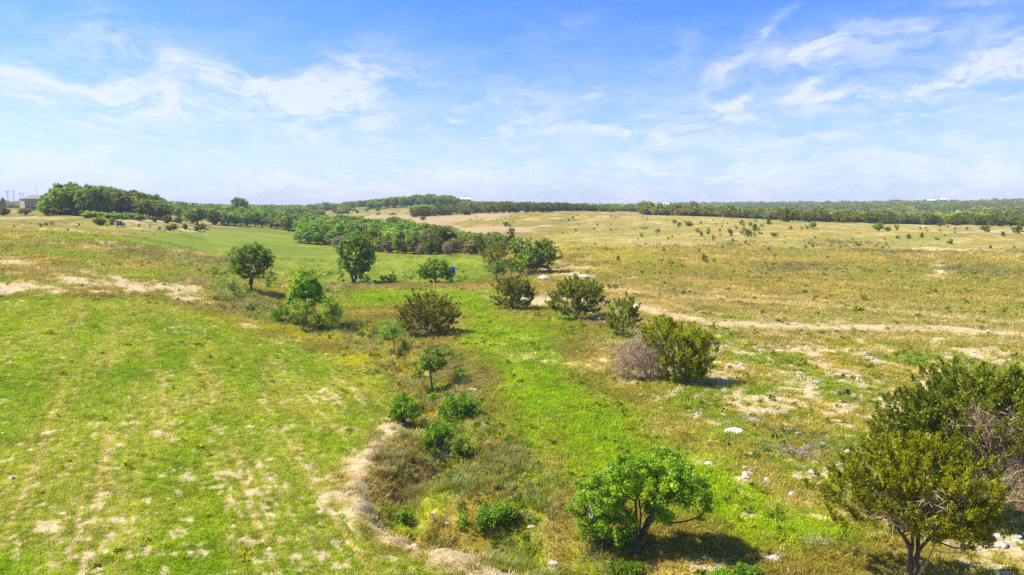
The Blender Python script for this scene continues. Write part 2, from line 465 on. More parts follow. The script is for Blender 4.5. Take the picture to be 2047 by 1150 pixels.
# ------------------------------------------------------------------ ground cover, traced on the land
def reg(px): return line_w(px)
FIELD = reg([(-700, 600), (0, 597), (60, 590), (150, 592), (250, 592), (340, 600), (420, 628), (480, 645), (560, 680), (660, 702), (750, 728), (800, 765), (800, 830), (770, 862), (735, 905), (708, 945), (705, 1005), (760, 1045), (850, 1085), (930, 1122), (1040, 1170), (1040, 1400), (-700, 1400)])
STRIP = reg([(700, 583), (860, 578), (985, 588), (985, 618), (1050, 640), (1130, 672), (1140, 720), (1160, 760), (1240, 820), (1290, 880), (1420, 925), (1500, 985), (1640, 1020), (1750, 1060), (1760, 1100), (1600, 1095), (1450, 1070), (1330, 1010), (1180, 960), (1110, 900), (1050, 840), (1010, 780), (960, 730), (905, 690), (925, 640), (900, 600), (690, 612)])
VALLEY = reg([(222, 480), (330, 468), (415, 461), (435, 451), (520, 451), (600, 462), (610, 478), (680, 493), (760, 507), (965, 512), (1000, 540), (975, 561), (860, 567), (700, 569), (600, 572), (560, 562), (545, 540), (470, 515), (400, 505), (300, 492)])
CLEAR = reg([(690, 441), (760, 429), (830, 429), (900, 432), (1000, 425), (1060, 420), (1000, 436), (930, 441), (895, 452), (1040, 454), (1060, 458), (1000, 470), (900, 475), (860, 462), (840, 447), (780, 447)])
BRUSH = reg([(400, 588), (430, 560), (520, 585), (640, 640), (700, 640), (800, 650), (900, 690), (960, 770), (1010, 860), (1070, 930), (1130, 1040), (1250, 1085), (1450, 1130), (1500, 1230), (1100, 1230), (950, 1118), (850, 1068), (760, 1032), (728, 990), (732, 925), (772, 865), (800, 810), (790, 760), (730, 712), (640, 680), (520, 640)])
RIGHTB = reg([(1180, 640), (1300, 640), (1450, 660), (2200, 700), (2400, 1300), (1850, 1300), (1700, 1040), (1520, 980), (1420, 900), (1300, 850), (1220, 780), (1160, 720)])
BANK = reg([(-500, 470), (0, 462), (150, 470), (230, 488), (330, 500), (450, 525), (520, 560), (560, 600), (420, 600), (350, 597), (0, 600), (-500, 600)])
HILL = reg([(1110, 470), (1180, 425), (1400, 430), (1700, 446), (2700, 455), (2900, 700), (2000, 690), (1500, 650), (1300, 610), (1150, 560)])
TRACK1 = reg([(1040, 596), (1150, 600), (1270, 612), (1330, 632), (1420, 644), (1560, 652), (1750, 656), (1900, 660), (2100, 674), (2500, 700)])
TRACK2 = reg([(1180, 575), (1330, 592), (1500, 603), (1640, 612), (1760, 622), (1900, 634), (2100, 650), (2500, 676)])
ROAD_L = reg([(-400, 440), (0, 437), (100, 437), (200, 436), (330, 434)])
ROAD_M = np.array([ptd(u, d)[:2] for u, d in ((270, 300), (330, 322), (390, 350), (450, 372), (500, 400))])
def spots(L):
    out = []
    for (u, v, ru, rv, a) in L:
        c = bp(u, v); f = bp(u, max(v - rv, 414)); n = bp(u, v + rv)
        al = math.atan2(c[0], c[1]); d = math.hypot(*c)
        rr = min(max(abs(math.hypot(*f) - math.hypot(*n)) / 2, .3), 60)
        out.append((c[0], c[1], al, ru * d / FPX, rr, a))
    return out
BARE = spots([(70, 572, 70, 9, 1), (150, 558, 60, 5, .7), (20, 527, 25, 7, 1), (190, 567, 60, 10, .9), (255, 562, 30, 10, .9), (300, 575, 60, 7, .9), (360, 580, 26, 16, 1.2), (395, 605, 25, 6, .8), (15, 605, 30, 5, 1), (120, 582, 90, 4, .9),
    (170, 545, 20, 4, .8), (235, 490, 60, 6, .5), (380, 505, 50, 6, .6), (540, 545, 25, 12, .7), (560, 572, 35, 5, .7), (390, 660, 42, 12, .9), (490, 652, 20, 6, 1), (540, 685, 40, 10, .6), (665, 790, 42, 14, 1), (690, 762, 30, 10, .4),
    (700, 870, 14, 12, .8), (530, 800, 20, 35, .55), (575, 815, 16, 30, .55), (515, 960, 30, 50, .45), (660, 985, 26, 40, .7), (470, 905, 40, 60, .3), (340, 870, 30, 20, .3), (105, 1070, 16, 35, .8), (230, 1080, 40, 30, .35), (270, 560, 60, 12, .5),
    (1178, 551, 34, 7, 1.3), (1090, 560, 22, 8, .9), (1130, 540, 60, 24, .75), (1225, 570, 60, 14, .7), (1380, 556, 36, 3, .6), (1630, 498, 20, 2, .6), (1875, 541, 16, 14, 1), (1100, 600, 120, 14, .55), (1180, 640, 60, 14, .6), (1500, 470, 26, 2, .5), (1990, 464, 40, 3, .8), (1880, 497, 60, 2, .5),
    (1460, 590, 180, 10, .35), (1700, 600, 160, 8, .35), (1950, 700, 120, 20, .4), (1640, 750, 90, 22, .28), (1740, 830, 70, 30, .32), (1560, 790, 60, 24, .25), (1500, 700, 60, 16, .4), (1380, 740, 60, 20, .5), (1300, 750, 60, 14, .45), (1960, 1090, 60, 40, .9),
    (1060, 700, 70, 40, .35), (1000, 660, 40, 20, .25), (1560, 1000, 40, 16, .5), (1600, 1070, 40, 22, .35), (1400, 1130, 40, 18, .8), (640, 576, 40, 6, .5), (330, 460, 30, 2, .7), (280, 457, 20, 2, .5), (370, 462, 60, 3, .8), (160, 463, 60, 3, .3), (1650, 700, 60, 10, .4), (1800, 655, 200, 6, .4),
    (990, 580, 40, 8, .35), (1010, 600, 30, 10, .5), (740, 800, 20, 20, .3), (1860, 730, 120, 14, .3), (1480, 820, 40, 20, .25)])
REDS = spots([(1585, 540, 65, 9, 1), (1680, 488, 55, 7, 1), (1770, 506, 70, 4, .9), (1940, 543, 70, 9, 1), (1395, 553, 50, 5, .7), (1980, 467, 60, 4, .6), (1180, 460, 120, 6, .7), (1330, 495, 60, 8, .5), (1230, 430, 60, 3, .8), (1460, 487, 60, 6, .5), (2020, 505, 50, 5, .7), (1120, 445, 100, 5, .5),
    (200, 490, 50, 6, .8), (310, 510, 60, 8, 1), (420, 525, 60, 9, .9), (390, 565, 40, 10, .8), (470, 575, 50, 10, .7), (100, 545, 60, 6, .6), (60, 495, 60, 6, .5), (250, 590, 50, 5, .8), (480, 620, 60, 8, .7), (820, 575, 200, 4, .6), (690, 572, 60, 5, .9), (1040, 548, 40, 6, .8),
    (1180, 690, 30, 20, .5), (1240, 700, 30, 14, .6), (1200, 640, 20, 12, .7), (900, 745, 40, 30, .6), (965, 740, 25, 25, .8), (800, 660, 40, 20, .6), (760, 690, 35, 12, .7), (750, 900, 22, 50, .7), (990, 920, 30, 16, .8), (1010, 1000, 40, 16, .6), (950, 950, 50, 20, .8), (1090, 1020, 60, 30, .6), (1210, 1090, 70, 25, .7), (1560, 690, 50, 14, .4), (1640, 885, 40, 24, .7), (1530, 850, 24, 14, .5), (1660, 930, 50, 14, .5), (540, 455, 40, 3, .6), (430, 455, 36, 4, .9), (870, 590, 14, 4, .3), (1990, 660, 60, 5, .5)])
LUSH = spots([(830, 600, 150, 10, 1), (735, 590, 60, 6, .7), (960, 600, 60, 14, .9), (1080, 650, 60, 16, .6), (1130, 650, 30, 20, 1), (1100, 800, 70, 40, 1), (1190, 860, 90, 60, 1), (1270, 930, 60, 40, .8), (1420, 980, 60, 30, .6), (1060, 560, 60, 4, .5), (1620, 1060, 60, 20, .6),
    (230, 480, 60, 3, .5), (100, 468, 60, 3, .8), (330, 470, 60, 4, .6), (660, 650, 60, 20, .3), (1640, 860, 60, 16, .4), (1430, 870, 40, 20, .4), (430, 560, 20, 6, .6), (300, 550, 50, 7, .6), (120, 505, 60, 5, .5), (1270, 520, 60, 10, .35), (1500, 640, 60, 6, .3), (1260, 830, 60, 20, .5)])
YELL = spots([(720, 715, 50, 12, 1), (560, 655, 80, 10, .8), (640, 670, 60, 10, .8), (720, 770, 40, 16, .5), (800, 700, 30, 14, .5), (1150, 470, 60, 6, .5), (1120, 500, 60, 10, .5), (560, 575, 30, 6, .9), (540, 580, 20, 6, .6), (880, 1000, 40, 20, .3), (790, 1040, 40, 16, .4), (20, 640, 60, 10, .3), (1250, 500, 60, 12, .4), (430, 640, 40, 8, .6)])
def spotsum(x, y, L, wob):
    s = np.zeros(x.shape)
    for (cx, cy, al, ra, rr, amp) in L:
        dx, dy = x - cx, y - cy
        a = (dx * math.cos(al) - dy * math.sin(al)) / ra
        b = (dx * math.sin(al) + dy * math.cos(al)) / rr
        r2 = a * a + b * b
        s = np.maximum(s, amp * np.exp(-r2 * 0.75))
    return np.clip(s * (0.35 + 1.3 * wob), 0, 1.2)

def cover(x, y):
    """colour of the ground cover and how densely and with what it is overgrown"""
    n30 = fbm(x, y, 30, 4, 31); n8 = fbm(x, y, 8, 4, 32); n3 = fbm(x, y, 3, 4, 33); n1 = fbm(x, y, 1.0, 3, 34); n05 = fbm(x, y, .5, 3, 35)
    m3 = fbm(x, y, 2.6, 4, 36); m12 = fbm(x, y, 14, 4, 37)
    r = np.hypot(x, y); L = lambda a, b, t: a + (b - a) * np.clip(t, 0, 1)[:, None]
    soil = L(alb0(206, 178, 124), alb0(240, 218, 168), n05 * .6 + n3 * .4)
    col = L(alb(148, 142, 66), alb(176, 164, 92), smooth(.3, .7, n8))
    col = L(col, alb(146, 152, 58), smooth(.45, .8, m12) * .8)
    bare_th = np.full(x.shape, .70)
    dry = np.full(x.shape, .8); green = np.full(x.shape, .25)
    gx = np.full(x.shape, 1.0)
    # hillside pasture: olive and straw
    s = sdf(x, y, HILL); w = smooth(-4, 10, s + (n8 - .5) * 16)
    hc = L(alb(166, 157, 86), alb(184, 172, 104), smooth(.3, .7, n8)); hc = L(hc, alb(158, 160, 78), smooth(.4, .75, n30) * .9)
    col = L(col, hc, w); w_hill = w
    # broken stony ground on the near slope
    s = sdf(x, y, RIGHTB); w = smooth(-3, 4, s + (n3 - .5) * 7)
    rc = L(alb(156, 156, 60), alb(178, 166, 92), smooth(.35, .7, n3)); rc = L(rc, alb(136, 156, 40), smooth(.5, .75, n8))
    col = L(col, rc, w); bare_th = bare_th - .105 * w; w_right = w
    # eroded bank
    s = sdf(x, y, BANK); w = smooth(-3, 5, s + (n8 - .5) * 12)
    bc = L(alb(160, 150, 74), alb(184, 172, 100), smooth(.3, .7, n3)); bc = L(bc, alb(148, 158, 60), smooth(.38, .6, n8))
    col = L(col, bc, w); bare_th = bare_th - .09 * w; w_bank = w
    # green valley field
    s = sdf(x, y, VALLEY); wv = smooth(-3, 3, s + (n8 - .5) * 7)
    vc = L(alb(120, 144, 42), alb(140, 160, 56), smooth(.25, .75, n30 * .5 + n8 * .5)); vc = L(vc, alb(164, 170, 76), smooth(.55, .8, m12) * .5); vst = fbm((x * .35 + y * .94) * .9, (x * .94 - y * .35) * .05, 1.0, 4, 48); vc = vc * (1 + (vst - .5) * .28)[:, None]
    col = L(col, vc, wv); bare_th = bare_th + .3 * wv; gx = gx * (1 - .7 * wv)
    # sown field in the foreground
    sf = sdf(x, y, FIELD); wf = smooth(-.8, 1.4, sf + (n3 - .5) * 3)
    fc = L(alb(128, 160, 14), alb(150, 174, 32), smooth(.25, .75, n8 * .6 + n30 * .4)); fc = L(fc, alb(172, 174, 74), smooth(.5, .8, m12) * .45)
    ra = R(-29.0); across = x * math.cos(ra) - y * math.sin(ra); along = x * math.sin(ra) + y * math.cos(ra)
    wob = (fbm(along * .03, across * .02, 1, 3, 44) - .5) * 1.4
    row = .5 + .5 * np.cos((across + wob) * 2 * math.pi / 0.62)
    lane = np.exp(-(((across + wob * 1.4 + 1.3) % 3.7 - 1.85) / .2) ** 2)
    rmod = fbm(along, across * 5, 14, 3, 45)
    fc = L(fc, alb(190, 184, 104), (row * .7 + lane * .55) * smooth(.28, .72, rmod))
    col = L(col, fc, wf)
    bare_th = L(bare_th[:, None], (.705 - .05 * smooth(75, 34, r) - .10 * lane * smooth(.35, .6, rmod))[:, None], wf)[:, 0]
    # brushy gully
    sg = sdf(x, y, BRUSH); wg = smooth(-1.2, 1.8, sg + (n3 - .5) * 4)
    gc = L(alb(162, 152, 68), alb(192, 180, 108), smooth(.3, .7, m3)); gc = L(gc, alb(152, 166, 44), smooth(.42, .66, n3)); gc = L(gc, alb0(156, 128, 76), smooth(.56, .8, n8) * .6)
    col = L(col, gc, wg); bare_th = bare_th + .06 * wg
    # lush strip
    ss = sdf(x, y, STRIP); ws = smooth(-1.4, 2.2, ss + (n3 - .5) * 4)
    sc = L(alb(130, 168, 2), alb(160, 186, 8), smooth(.3, .7, n3)); sc = L(sc, alb(178, 180, 80), smooth(.52, .78, m3) * .5)
    col = L(col, sc, ws * .92); bare_th = bare_th + .03 * ws
    # spots of other growth
    lu = spotsum(x, y, LUSH, n3); col = L(col, L(alb(130, 168, 1), alb(160, 186, 6), n1), lu * .95); bare_th = bare_th + .2 * lu
    ye = spotsum(x, y, YELL, m3); col = L(col, L(alb(176, 184, 30), alb(196, 190, 60), n1), ye * .8)
    re = spotsum(x, y, REDS, m3); re = re * (1 - .45 * wg); col = L(col, L(alb0(150, 122, 78), alb0(176, 148, 98), n1), re * .6); bare_th = bare_th + .05 * re
    # darker clumps between, straw threads
    clump = smooth(.52, .66, n1 * .5 + n05 * .5)
    col = col * (1 - .22 * clump * (1 - wv))[:, None]
    # bare soil
    ba = spotsum(x, y, BARE, n3)
    mixn = n1 * .38 + n3 * .22 + n05 * .40
    nrow = fbm(across * 4.5, along * 1.0, 1.0, 4, 46); nfine = fbm(x, y, .42, 2, 47)
    mixn = mixn * (1 - wf) + wf * (nfine * .40 + nrow * .46 + n1 * .10 + n8 * .04)
    fr = smooth(160, 380, r); mixn = mixn * (1 - fr) + fr * (n3 * .45 + n8 * .55)
    bare = smooth(-.055, .055, mixn - bare_th + ba * (.42 - .21 * wf) * (.6 + .8 * m3) + .05 * (n8 - .5))
    dr = dist_line(x, y, RIM); bare = np.maximum(bare, smooth(1.15, .2, dr + (n1 - .5) * 1.8 + (n05 - .5) * 1.0))
    t1 = dist_line(x, y, TRACK1); t2 = dist_line(x, y, TRACK2)
    for dd, wd, am in ((t1, 3.0, 1.3), (np.abs(t1 - 5.5), .9, .45), (t2, 2.4, .7), (np.abs(t2 - 6), .9, .35)):
        bare = np.maximum(bare, am * smooth(wd + .9, wd * .3, dd + (n3 - .5) * 2.2) * (.6 + .4 * smooth(.3, .6, n1)))
    rl = np.minimum(dist_line(x, y, ROAD_L), dist_line(x, y, ROAD_M)); wr = smooth(3.0, 1.6, rl)
    sc_ = sdf(x, y, CLEAR); wc = smooth(-6, 4, sc_ + (n8 - .5) * 14)
    col = L(col, soil, bare)
    col = L(col, alb0(216, 200, 150), wr)
    cc = L(alb0(196, 164, 118), alb0(216, 182, 138), n8); cc = L(cc, alb0(206, 176, 130), n3)
    col = L(col, cc, wc * (.75 + .25 * n30))
    # far land under the woods: dull green
    wfar = smooth(480, 800, r); col = L(col, L(alb(120, 126, 62), alb(170, 162, 96), smooth(.4, .7, n30)), wfar * (1 - wc) * .8)
    speck = np.clip(.42 + .25 * w_hill + .35 * w_right + .3 * w_bank - .1 * wf - .45 * wv - .05 * wg - .25 * ws - .3 * wc, 0, 1) * (.5 + m12) * (1 - lu * .6)
    veg = np.clip(1 - bare * (1.02 - .12 * m3), 0, 1) * (1 - wr) * (1 - wc)
    return dict(speck=speck, col=col, veg=veg, field=wf, strip=np.maximum(ws, lu), valley=wv, brush=wg, red=re, grain=gx * (1 - .5 * wc), bare=bare, right=smooth(-3, 4, sdf(x, y, RIGHTB)), yell=ye)

# terrain sheet: denser towards the camera's field, reaching to the horizon all round
fov = np.arange(-41.5, 41.5001, 0.125)
side = np.concatenate([np.arange(41.5, 60, 1.2)[1:], np.arange(60, 180, 5.0), ])
azs = np.radians(np.concatenate([-side[::-1], fov, side]))
dep = np.radians(np.arange(38, 5.8, -0.088))
rs = np.concatenate([[0.01, 6, 12], CAM_Z / np.tan(dep), ])
rs = np.concatenate([rs, np.exp(np.linspace(math.log(rs[-1]), math.log(520), 165))[1:], np.exp(np.linspace(math.log(520), math.log(8000), 110))[1:]])
A_, R_ = np.meshgrid(azs, rs, indexing='ij')
X_, Y_ = (R_ * np.sin(A_)).ravel(), (R_ * np.cos(A_)).ravel()
Z_ = ground_h(X_, Y_)
cv = cover(X_, Y_)
na, nr = A_.shape
ii, jj = np.meshgrid(np.arange(na), np.arange(nr - 1), indexing='ij')
i2 = (ii + 1) % na
Fq = np.stack([ii * nr + jj, ii * nr + jj + 1, i2 * nr + jj + 1, i2 * nr + jj], -1).reshape(-1, 4)
colA = np.concatenate([cv['col'], np.ones((len(X_), 1))], 1)
g_me = mesh('ground', np.stack([X_, Y_, Z_], 1), Fq, [M['ground']], True, {'cover': ('FLOAT_COLOR', colA), 'grain': ('FLOAT', cv['grain']), 'speck': ('FLOAT', cv['speck'])})
ob('ground', g_me, kind='structure', label='rolling pasture land with green fields, bare limestone patches and a brushy gully')
print('ground', len(X_), round(time.time() - T0, 1))
# ------------------------------------------------------------------ plants: branching and foliage
def unit(a):
    return a / np.maximum(np.linalg.norm(a, axis=-1, keepdims=True), 1e-9)

def tubes(nodes, parent, rad, n_big=6):
    """continuous tapered limbs from a branching skeleton"""
    nodes = np.asarray(nodes); kids = {}
    for i, p in enumerate(parent):
        if p >= 0: kids.setdefault(p, []).append(i)
    V, F = [], []
    starts = [(0, None)]
    while starts:
        i, pre = starts.pop()
        chain = [i] if pre is None else [pre, i]
        while kids.get(chain[-1]):
            ks = sorted(kids[chain[-1]], key=lambda q: -rad[q])
            for q in ks[1:]: starts.append((q, chain[-1]))
            chain.append(ks[0])
        if len(chain) < 2: continue
        rr = [rad[c] for c in chain]
        if pre is not None: rr[0] = min(rr[0], rr[1] * 1.25)
        n = n_big if max(rr) > .05 else (4 if max(rr) > .02 else 3)
        P = nodes[chain]; T = np.gradient(P, axis=0); T = unit(T)
        ref = np.array([0.31, .2, .93]) if abs(T[0] @ np.array([0.31, .2, .93])) < .9 else np.array([1., 0, 0])
        b0 = len(V)
        for k, (p, t, r_) in enumerate(zip(P, T, rr)):
            a = np.cross(t, ref); a /= (np.linalg.norm(a) + 1e-9); c = np.cross(t, a)
            for q in range(n):
                th = 2 * math.pi * q / n
                V.append(p + (a * math.cos(th) + c * math.sin(th)) * r_)
        for k in range(len(chain) - 1):
            for q in range(n):
                F.append((b0 + k * n + q, b0 + k * n + (q + 1) % n, b0 + (k + 1) * n + (q + 1) % n, b0 + (k + 1) * n + q))
    return V, F

def grow(rng, stems, targets, base_r, min_r=.008, step=.45, wig=.12, pipe=.5, up=0.0):
    """stems: polylines (first point = root); targets: foliage centres, each joined to the nearest limb"""
    nodes = [np.array(stems[0][0], float)]; parent = [-1]
    plen = [0.0]
    for s in stems:
        prev = 0
        for a, b in zip(s[:-1], s[1:]):
            a, b = np.array(a, float), np.array(b, float)
            k = max(1, int(np.linalg.norm(b - a) / step))
            for j in range(1, k + 1):
                p = a + (b - a) * j / k + rng.normal(0, wig * .25, 3) * (j < k)
                nodes.append(p); parent.append(prev); plen.append(plen[prev] + np.linalg.norm(p - nodes[prev])); prev = len(nodes) - 1
    tg = targets[np.argsort(np.linalg.norm(targets - nodes[0], axis=1))]
    tips = []
    root_used = len(nodes)
    for t in tg:
        N_ = np.array(nodes); d = np.linalg.norm(N_ - t, axis=1)
        cost = d + .18 * np.array(plen) + np.where(N_[:, 2] > t[2] + .1, (N_[:, 2] - t[2]) * .8, 0)
        if root_used > 2: cost[0] += 2.0
        i = int(np.argmin(cost)); p0 = N_[i]; prev = i
        L = d[i]; k = max(1, int(L / step))
        bow = rng.normal(0, wig, 3) * L * .6; bow[2] = up * L
        for j in range(1, k + 1):
            f = j / k
            p = p0 + (t - p0) * f + bow * math.sin(math.pi * f) * .7 + (rng.normal(0, wig * .2, 3) if j < k else 0)
            nodes.append(p); parent.append(prev); plen.append(plen[prev] + np.linalg.norm(p - N_[i]) / k if False else plen[prev] + L / k); prev = len(nodes) - 1
        tips.append(prev)
    nodes = np.array(nodes); cnt = np.zeros(len(nodes)); cnt[tips] = 1
    for i in range(len(nodes) - 1, 0, -1): cnt[parent[i]] += cnt[i]
    cnt = np.maximum(cnt, .6)
    rad = np.maximum(base_r * (cnt / cnt.max()) ** pipe, min_r)
    return nodes, parent, rad

def lobe_points(rng, lobes, n, shell=.5):
    vol = np.array([l[3] * l[4] * l[5] for l in lobes]); pick = rng.choice(len(lobes), n, p=vol ** .8 / (vol ** .8).sum())
    L = np.array(lobes)[pick]
    d = unit(rng.normal(0, 1, (n, 3))); q = (shell + (1 - shell) * rng.random(n)) ** .6
    P = L[:, :3] + d * L[:, 3:6] * q[:, None]
    o_ = rng.random(n) < .16; P[o_] = (L[:, :3] + d * L[:, 3:6] * rng.uniform(1.0, 1.28, n)[:, None])[o_]
    P[:, 2] = np.maximum(P[:, 2], .12 + .1 * rng.random(n))
    return P

def diamonds(Cn, A, B):
    V = np.stack([Cn - A, Cn + B, Cn + A, Cn - B], 1).reshape(-1, 3)
    F = np.arange(len(V)).reshape(-1, 4)
    return V, F

def leaves_broad(rng, P, per, rad, size, centre, flat=.8):
    n = len(P) * per
    c = np.repeat(P, per, 0); off = rng.normal(0, 1, (n, 3)); off = unit(off) * (rng.random(n) ** .5)[:, None] * rad
    off[:, 2] *= flat
    c = c + off
    nrm = unit(rng.normal(0, .75, (n, 3)) + np.array([0, 0, .75]) + unit(off) * .6)
    t = unit(np.cross(nrm, rng.normal(0, 1, (n, 3)))); b = np.cross(nrm, t)
    s = size * rng.uniform(.6, 1.3, n)[:, None]
    return diamonds(c, t * s * .62, b * s * .40)

def leaves_juniper(rng, P, per, rad, size, centre, slim=.26):
    """upright feathery sprays gathered into flame-shaped tufts"""
    n = len(P) * per
    out = unit(P - centre); out[:, 2] = np.abs(out[:, 2]) * .6 + .55
    ax = unit(out + rng.normal(0, .25, out.shape))
    axr = np.repeat(ax, per, 0)
    t = rng.random(n) ** .8
    off = unit(rng.normal(0, 1, (n, 3))) * (rng.random(n) ** .5)[:, None] * rad * (1 - .75 * t)[:, None]
    c = np.repeat(P, per, 0) + off + axr * (t * rad * 2.0 - rad * .6)[:, None]
    d = unit(axr * 1.0 + unit(off) * .8 + rng.normal(0, .45, (n, 3)))
    b = unit(np.cross(d, rng.normal(0, 1, (n, 3))))
    s = size * rng.uniform(.6, 1.35, n)[:, None]
    return diamonds(c, d * s * .6, b * s * slim)

def twigs_dead(rng, P, per, rad, size, centre):
    n = len(P) * per
    c = np.repeat(P, per, 0); d = unit(rng.normal(0, 1, (n, 3)) + unit(c - centre) * .9 + np.array([0, 0, .25]))
    c = c + unit(rng.normal(0, 1, (n, 3))) * (rng.random(n) ** .6)[:, None] * rad
    b = unit(np.cross(d, rng.normal(0, 1, (n, 3))))
    s = size * rng.uniform(.5, 1.5, n)[:, None]
    return diamonds(c, d * s, b * (.012 + max(size - .5, 0) * .2 + size * .004))

STY = {
    'juniper': dict(leaf=leaves_juniper, mat='juniper', bark='grey_bark', shell=.45, size=.24),
    'juniper_bright': dict(leaf=leaves_juniper, mat='juniper_bright', bark='grey_bark', shell=.4, size=.22),
    'juniper_brown': dict(leaf=leaves_juniper, mat='juniper_brown', bark='grey_bark', shell=.5, size=.24),
    'oak': dict(leaf=leaves_broad, mat='oak', bark='bark', shell=.5, size=.22),
    'elm': dict(leaf=leaves_broad, mat='elm', bark='bark', shell=.5, size=.2),
    'lime': dict(leaf=leaves_broad, mat='lime', bark='bark', shell=.3, size=.18),
    'mesquite': dict(leaf=leaves_broad, mat='mesquite', bark='grey_bark', shell=.2, size=.16),
    'grey_leaf': dict(leaf=leaves_broad, mat='grey_leaf', bark='grey_bark', shell=.4, size=.22),
    'dead': dict(leaf=twigs_dead, mat='twig', bark='grey_bark', shell=.1, size=.3),
}

def plant_meshes(kind, rng, lobes, stems, nclu, per, crad, lsize, base_r, **kw):
    st = STY[kind]
    P = lobe_points(rng, lobes, nclu, st['shell'])
    cen = np.average(np.array(lobes)[:, :3], axis=0, weights=np.array(lobes)[:, 3]); cen[2] *= .45
    nodes, par, rad = grow(rng, stems, P, base_r, min_r=kw.get('min_r', .009), step=kw.get('step', .5), wig=kw.get('wig', .14), pipe=kw.get('pipe', .5), up=kw.get('up', .05))
    tv, tf = tubes(nodes, par, rad)
    tm = mesh('trunk', tv, tf, [M[kw.get('bark', st['bark'])]], True)
    if st['leaf'] is twigs_dead:
        V, F = twigs_dead(rng, P, per, crad, lsize, cen)
    else:
        V, F = st['leaf'](rng, P, per, crad, lsize, cen)
    cm = mesh('crown', V, F, [M[kw.get('mat', st['mat'])]])
    return tm, cm

KIND_NAME = {'juniper': 'juniper', 'juniper_bright': 'juniper', 'juniper_brown': 'juniper', 'dead': 'dead_tree'}
def place(name, kind, u, v, lobes, label, cat, nclu=120, per=40, crad=.45, lsize=None, base_r=.12, stems=None, seed=None, group=None, extra=None, depth=.9, bush=None, dist=None, **kw):
    """a plant of its own. lobes = (to the side, up, half width, half height) as seen, in photo pixels; turned into metres at its distance"""
    P0 = pt(u, v) if dist is None else ptd(u, dist)
    rng = np.random.default_rng(seed if seed is not None else int(u * 7 + v * 13) % 99991)
    sl = math.sqrt(P0[0] ** 2 + P0[1] ** 2 + (CAM_Z - P0[2]) ** 2); s = sl / FPX
    ang = math.atan2(CAM_Z - P0[2] - 1.5, math.hypot(P0[0], P0[1])); ca, sa = math.cos(ang), math.sin(ang)
    a0_ = math.atan2(P0[0], P0[1]); D_ = math.hypot(P0[0], P0[1])
    Lm = []
    for l in lobes:
        du, dv, ru, rv = l[:4]; yo = l[4] if len(l) > 4 else rng.uniform(-.35, .35) * ru
        rx = ru * s; ry = rx * depth; y = yo * s
        rz2 = max((rv * s) ** 2 - (ry * sa) ** 2, (rv * s * .62) ** 2)
        rz = math.sqrt(rz2) / ca; z = (dv * s - y * sa) / ca
        dd_ = pix_dir(u + du, v - dv); fw = dd_[0] * math.sin(a0_) + dd_[1] * math.cos(a0_); sd = dd_[0] * math.cos(a0_) - dd_[1] * math.sin(a0_)
        t_ = (D_ + y) / fw; k_ = t_ / FPX / s; z = CAM_Z + t_ * dd_[2] - P0[2]
        rx *= k_; ry *= k_; rz *= k_
        Lm.append((sd * t_, y, max(z, rz * .35), rx, ry, rz))
    low = min(l[2] - l[5] for l in Lm)
    if stems is None:
        if bush if bush is not None else kind.startswith(('juniper', 'dead')):
            cx = np.mean([l[0] for l in Lm]); top = max(l[2] for l in Lm)
            w = max(l[3] for l in Lm)
            ns = 6
            stems = [[(0, 0, -.15), (math.cos(t) * w * .22 + cx * .3, math.sin(t) * w * .22, top * .32), (math.cos(t) * w * .5 + cx * .6, math.sin(t) * w * .5, top * .62)] for t in rng.uniform(0, .6, ns) + np.arange(ns) * 2 * math.pi / ns]
            stems.append([(0, 0, -.15), (cx * .5, 0, top * .6)])
        else:
            cx = np.mean([l[0] for l in Lm]); h = max(low + .25, .3)
            stems = [[(0, 0, -.2), (cx * .15, 0, h * .6), (cx * .4, 0, h * 1.05)]]
    else:
        stems = [[((a * s), (dd * s), (b_ * s) / ca - .0) for a, b_, dd in [(q[0], q[1], q[2] if len(q) > 2 else 0) for q in st_]] for st_ in stems]
        stems = [[(0, 0, -.2)] + st_[1:] for st_ in stems]
    tm, cm = plant_meshes(kind, rng, Lm, stems, nclu, per, crad, lsize or STY[kind]['size'], base_r, **kw)
    e = ob(name, None, loc=P0, rot=(0, 0, -math.atan2(P0[0], P0[1])), label=label, category=cat)
    if group: e['group'] = group
    ob('trunk', tm, e); ob('crown', cm, e)
    if extra:
        for nm, kd, lb, n2, p2, cr2, ls2, br2 in extra:
            L2 = []
            for l in lb:
                du, dv, ru, rv = l[:4]; yo = (l[4] if len(l) > 4 else 0) * s
                L2.append((du * s, yo, max((dv * s - yo * sa) / ca, .3), ru * s, ru * s * .8, rv * s))
            t2, c2 = plant_meshes(kd, rng, L2, [[(0, 0, -.1), (L2[0][0] * .4, L2[0][1] * .4, L2[0][2] * .6)]], n2, p2, cr2, ls2, br2, min_r=.009, bark='twig')
            ob('bare_branch', t2, e); ob(nm, c2, e)
    return e

# --- trees and bushes that stand singly, from the front to the back
place('broadleaf_tree', 'elm', 1275, 1106, [(-80, 98, 52, 48), (-68, 132, 42, 32), (-100, 80, 30, 38), (-35, 62, 36, 34), (10, 165, 62, 36), (-30, 140, 40, 34), (55, 178, 42, 34), (98, 136, 42, 38), (120, 100, 22, 34), (44, 92, 28, 32), (70, 150, 40, 30)],
      'multi-stemmed young elm with glossy bright leaves and dark forked trunk over brown grass', 'tree', nclu=440, per=96, crad=.27, lsize=.092, base_r=.17, seed=4,
      stems=[[(0, 0), (-8, 45), (-28, 75), (-60, 110)], [(0, 0), (-2, 50), (-6, 90), (8, 130)], [(0, 0), (8, 40), (28, 75, 10), (70, 118, 10), (105, 120, 5)], [(0, 0), (14, 45, -8), (30, 90, -12)], [(0, 0), (4, 60, 12), (-12, 120, 20), (-50, 140, 10)]], pipe=.42, wig=.2, bark='bark')
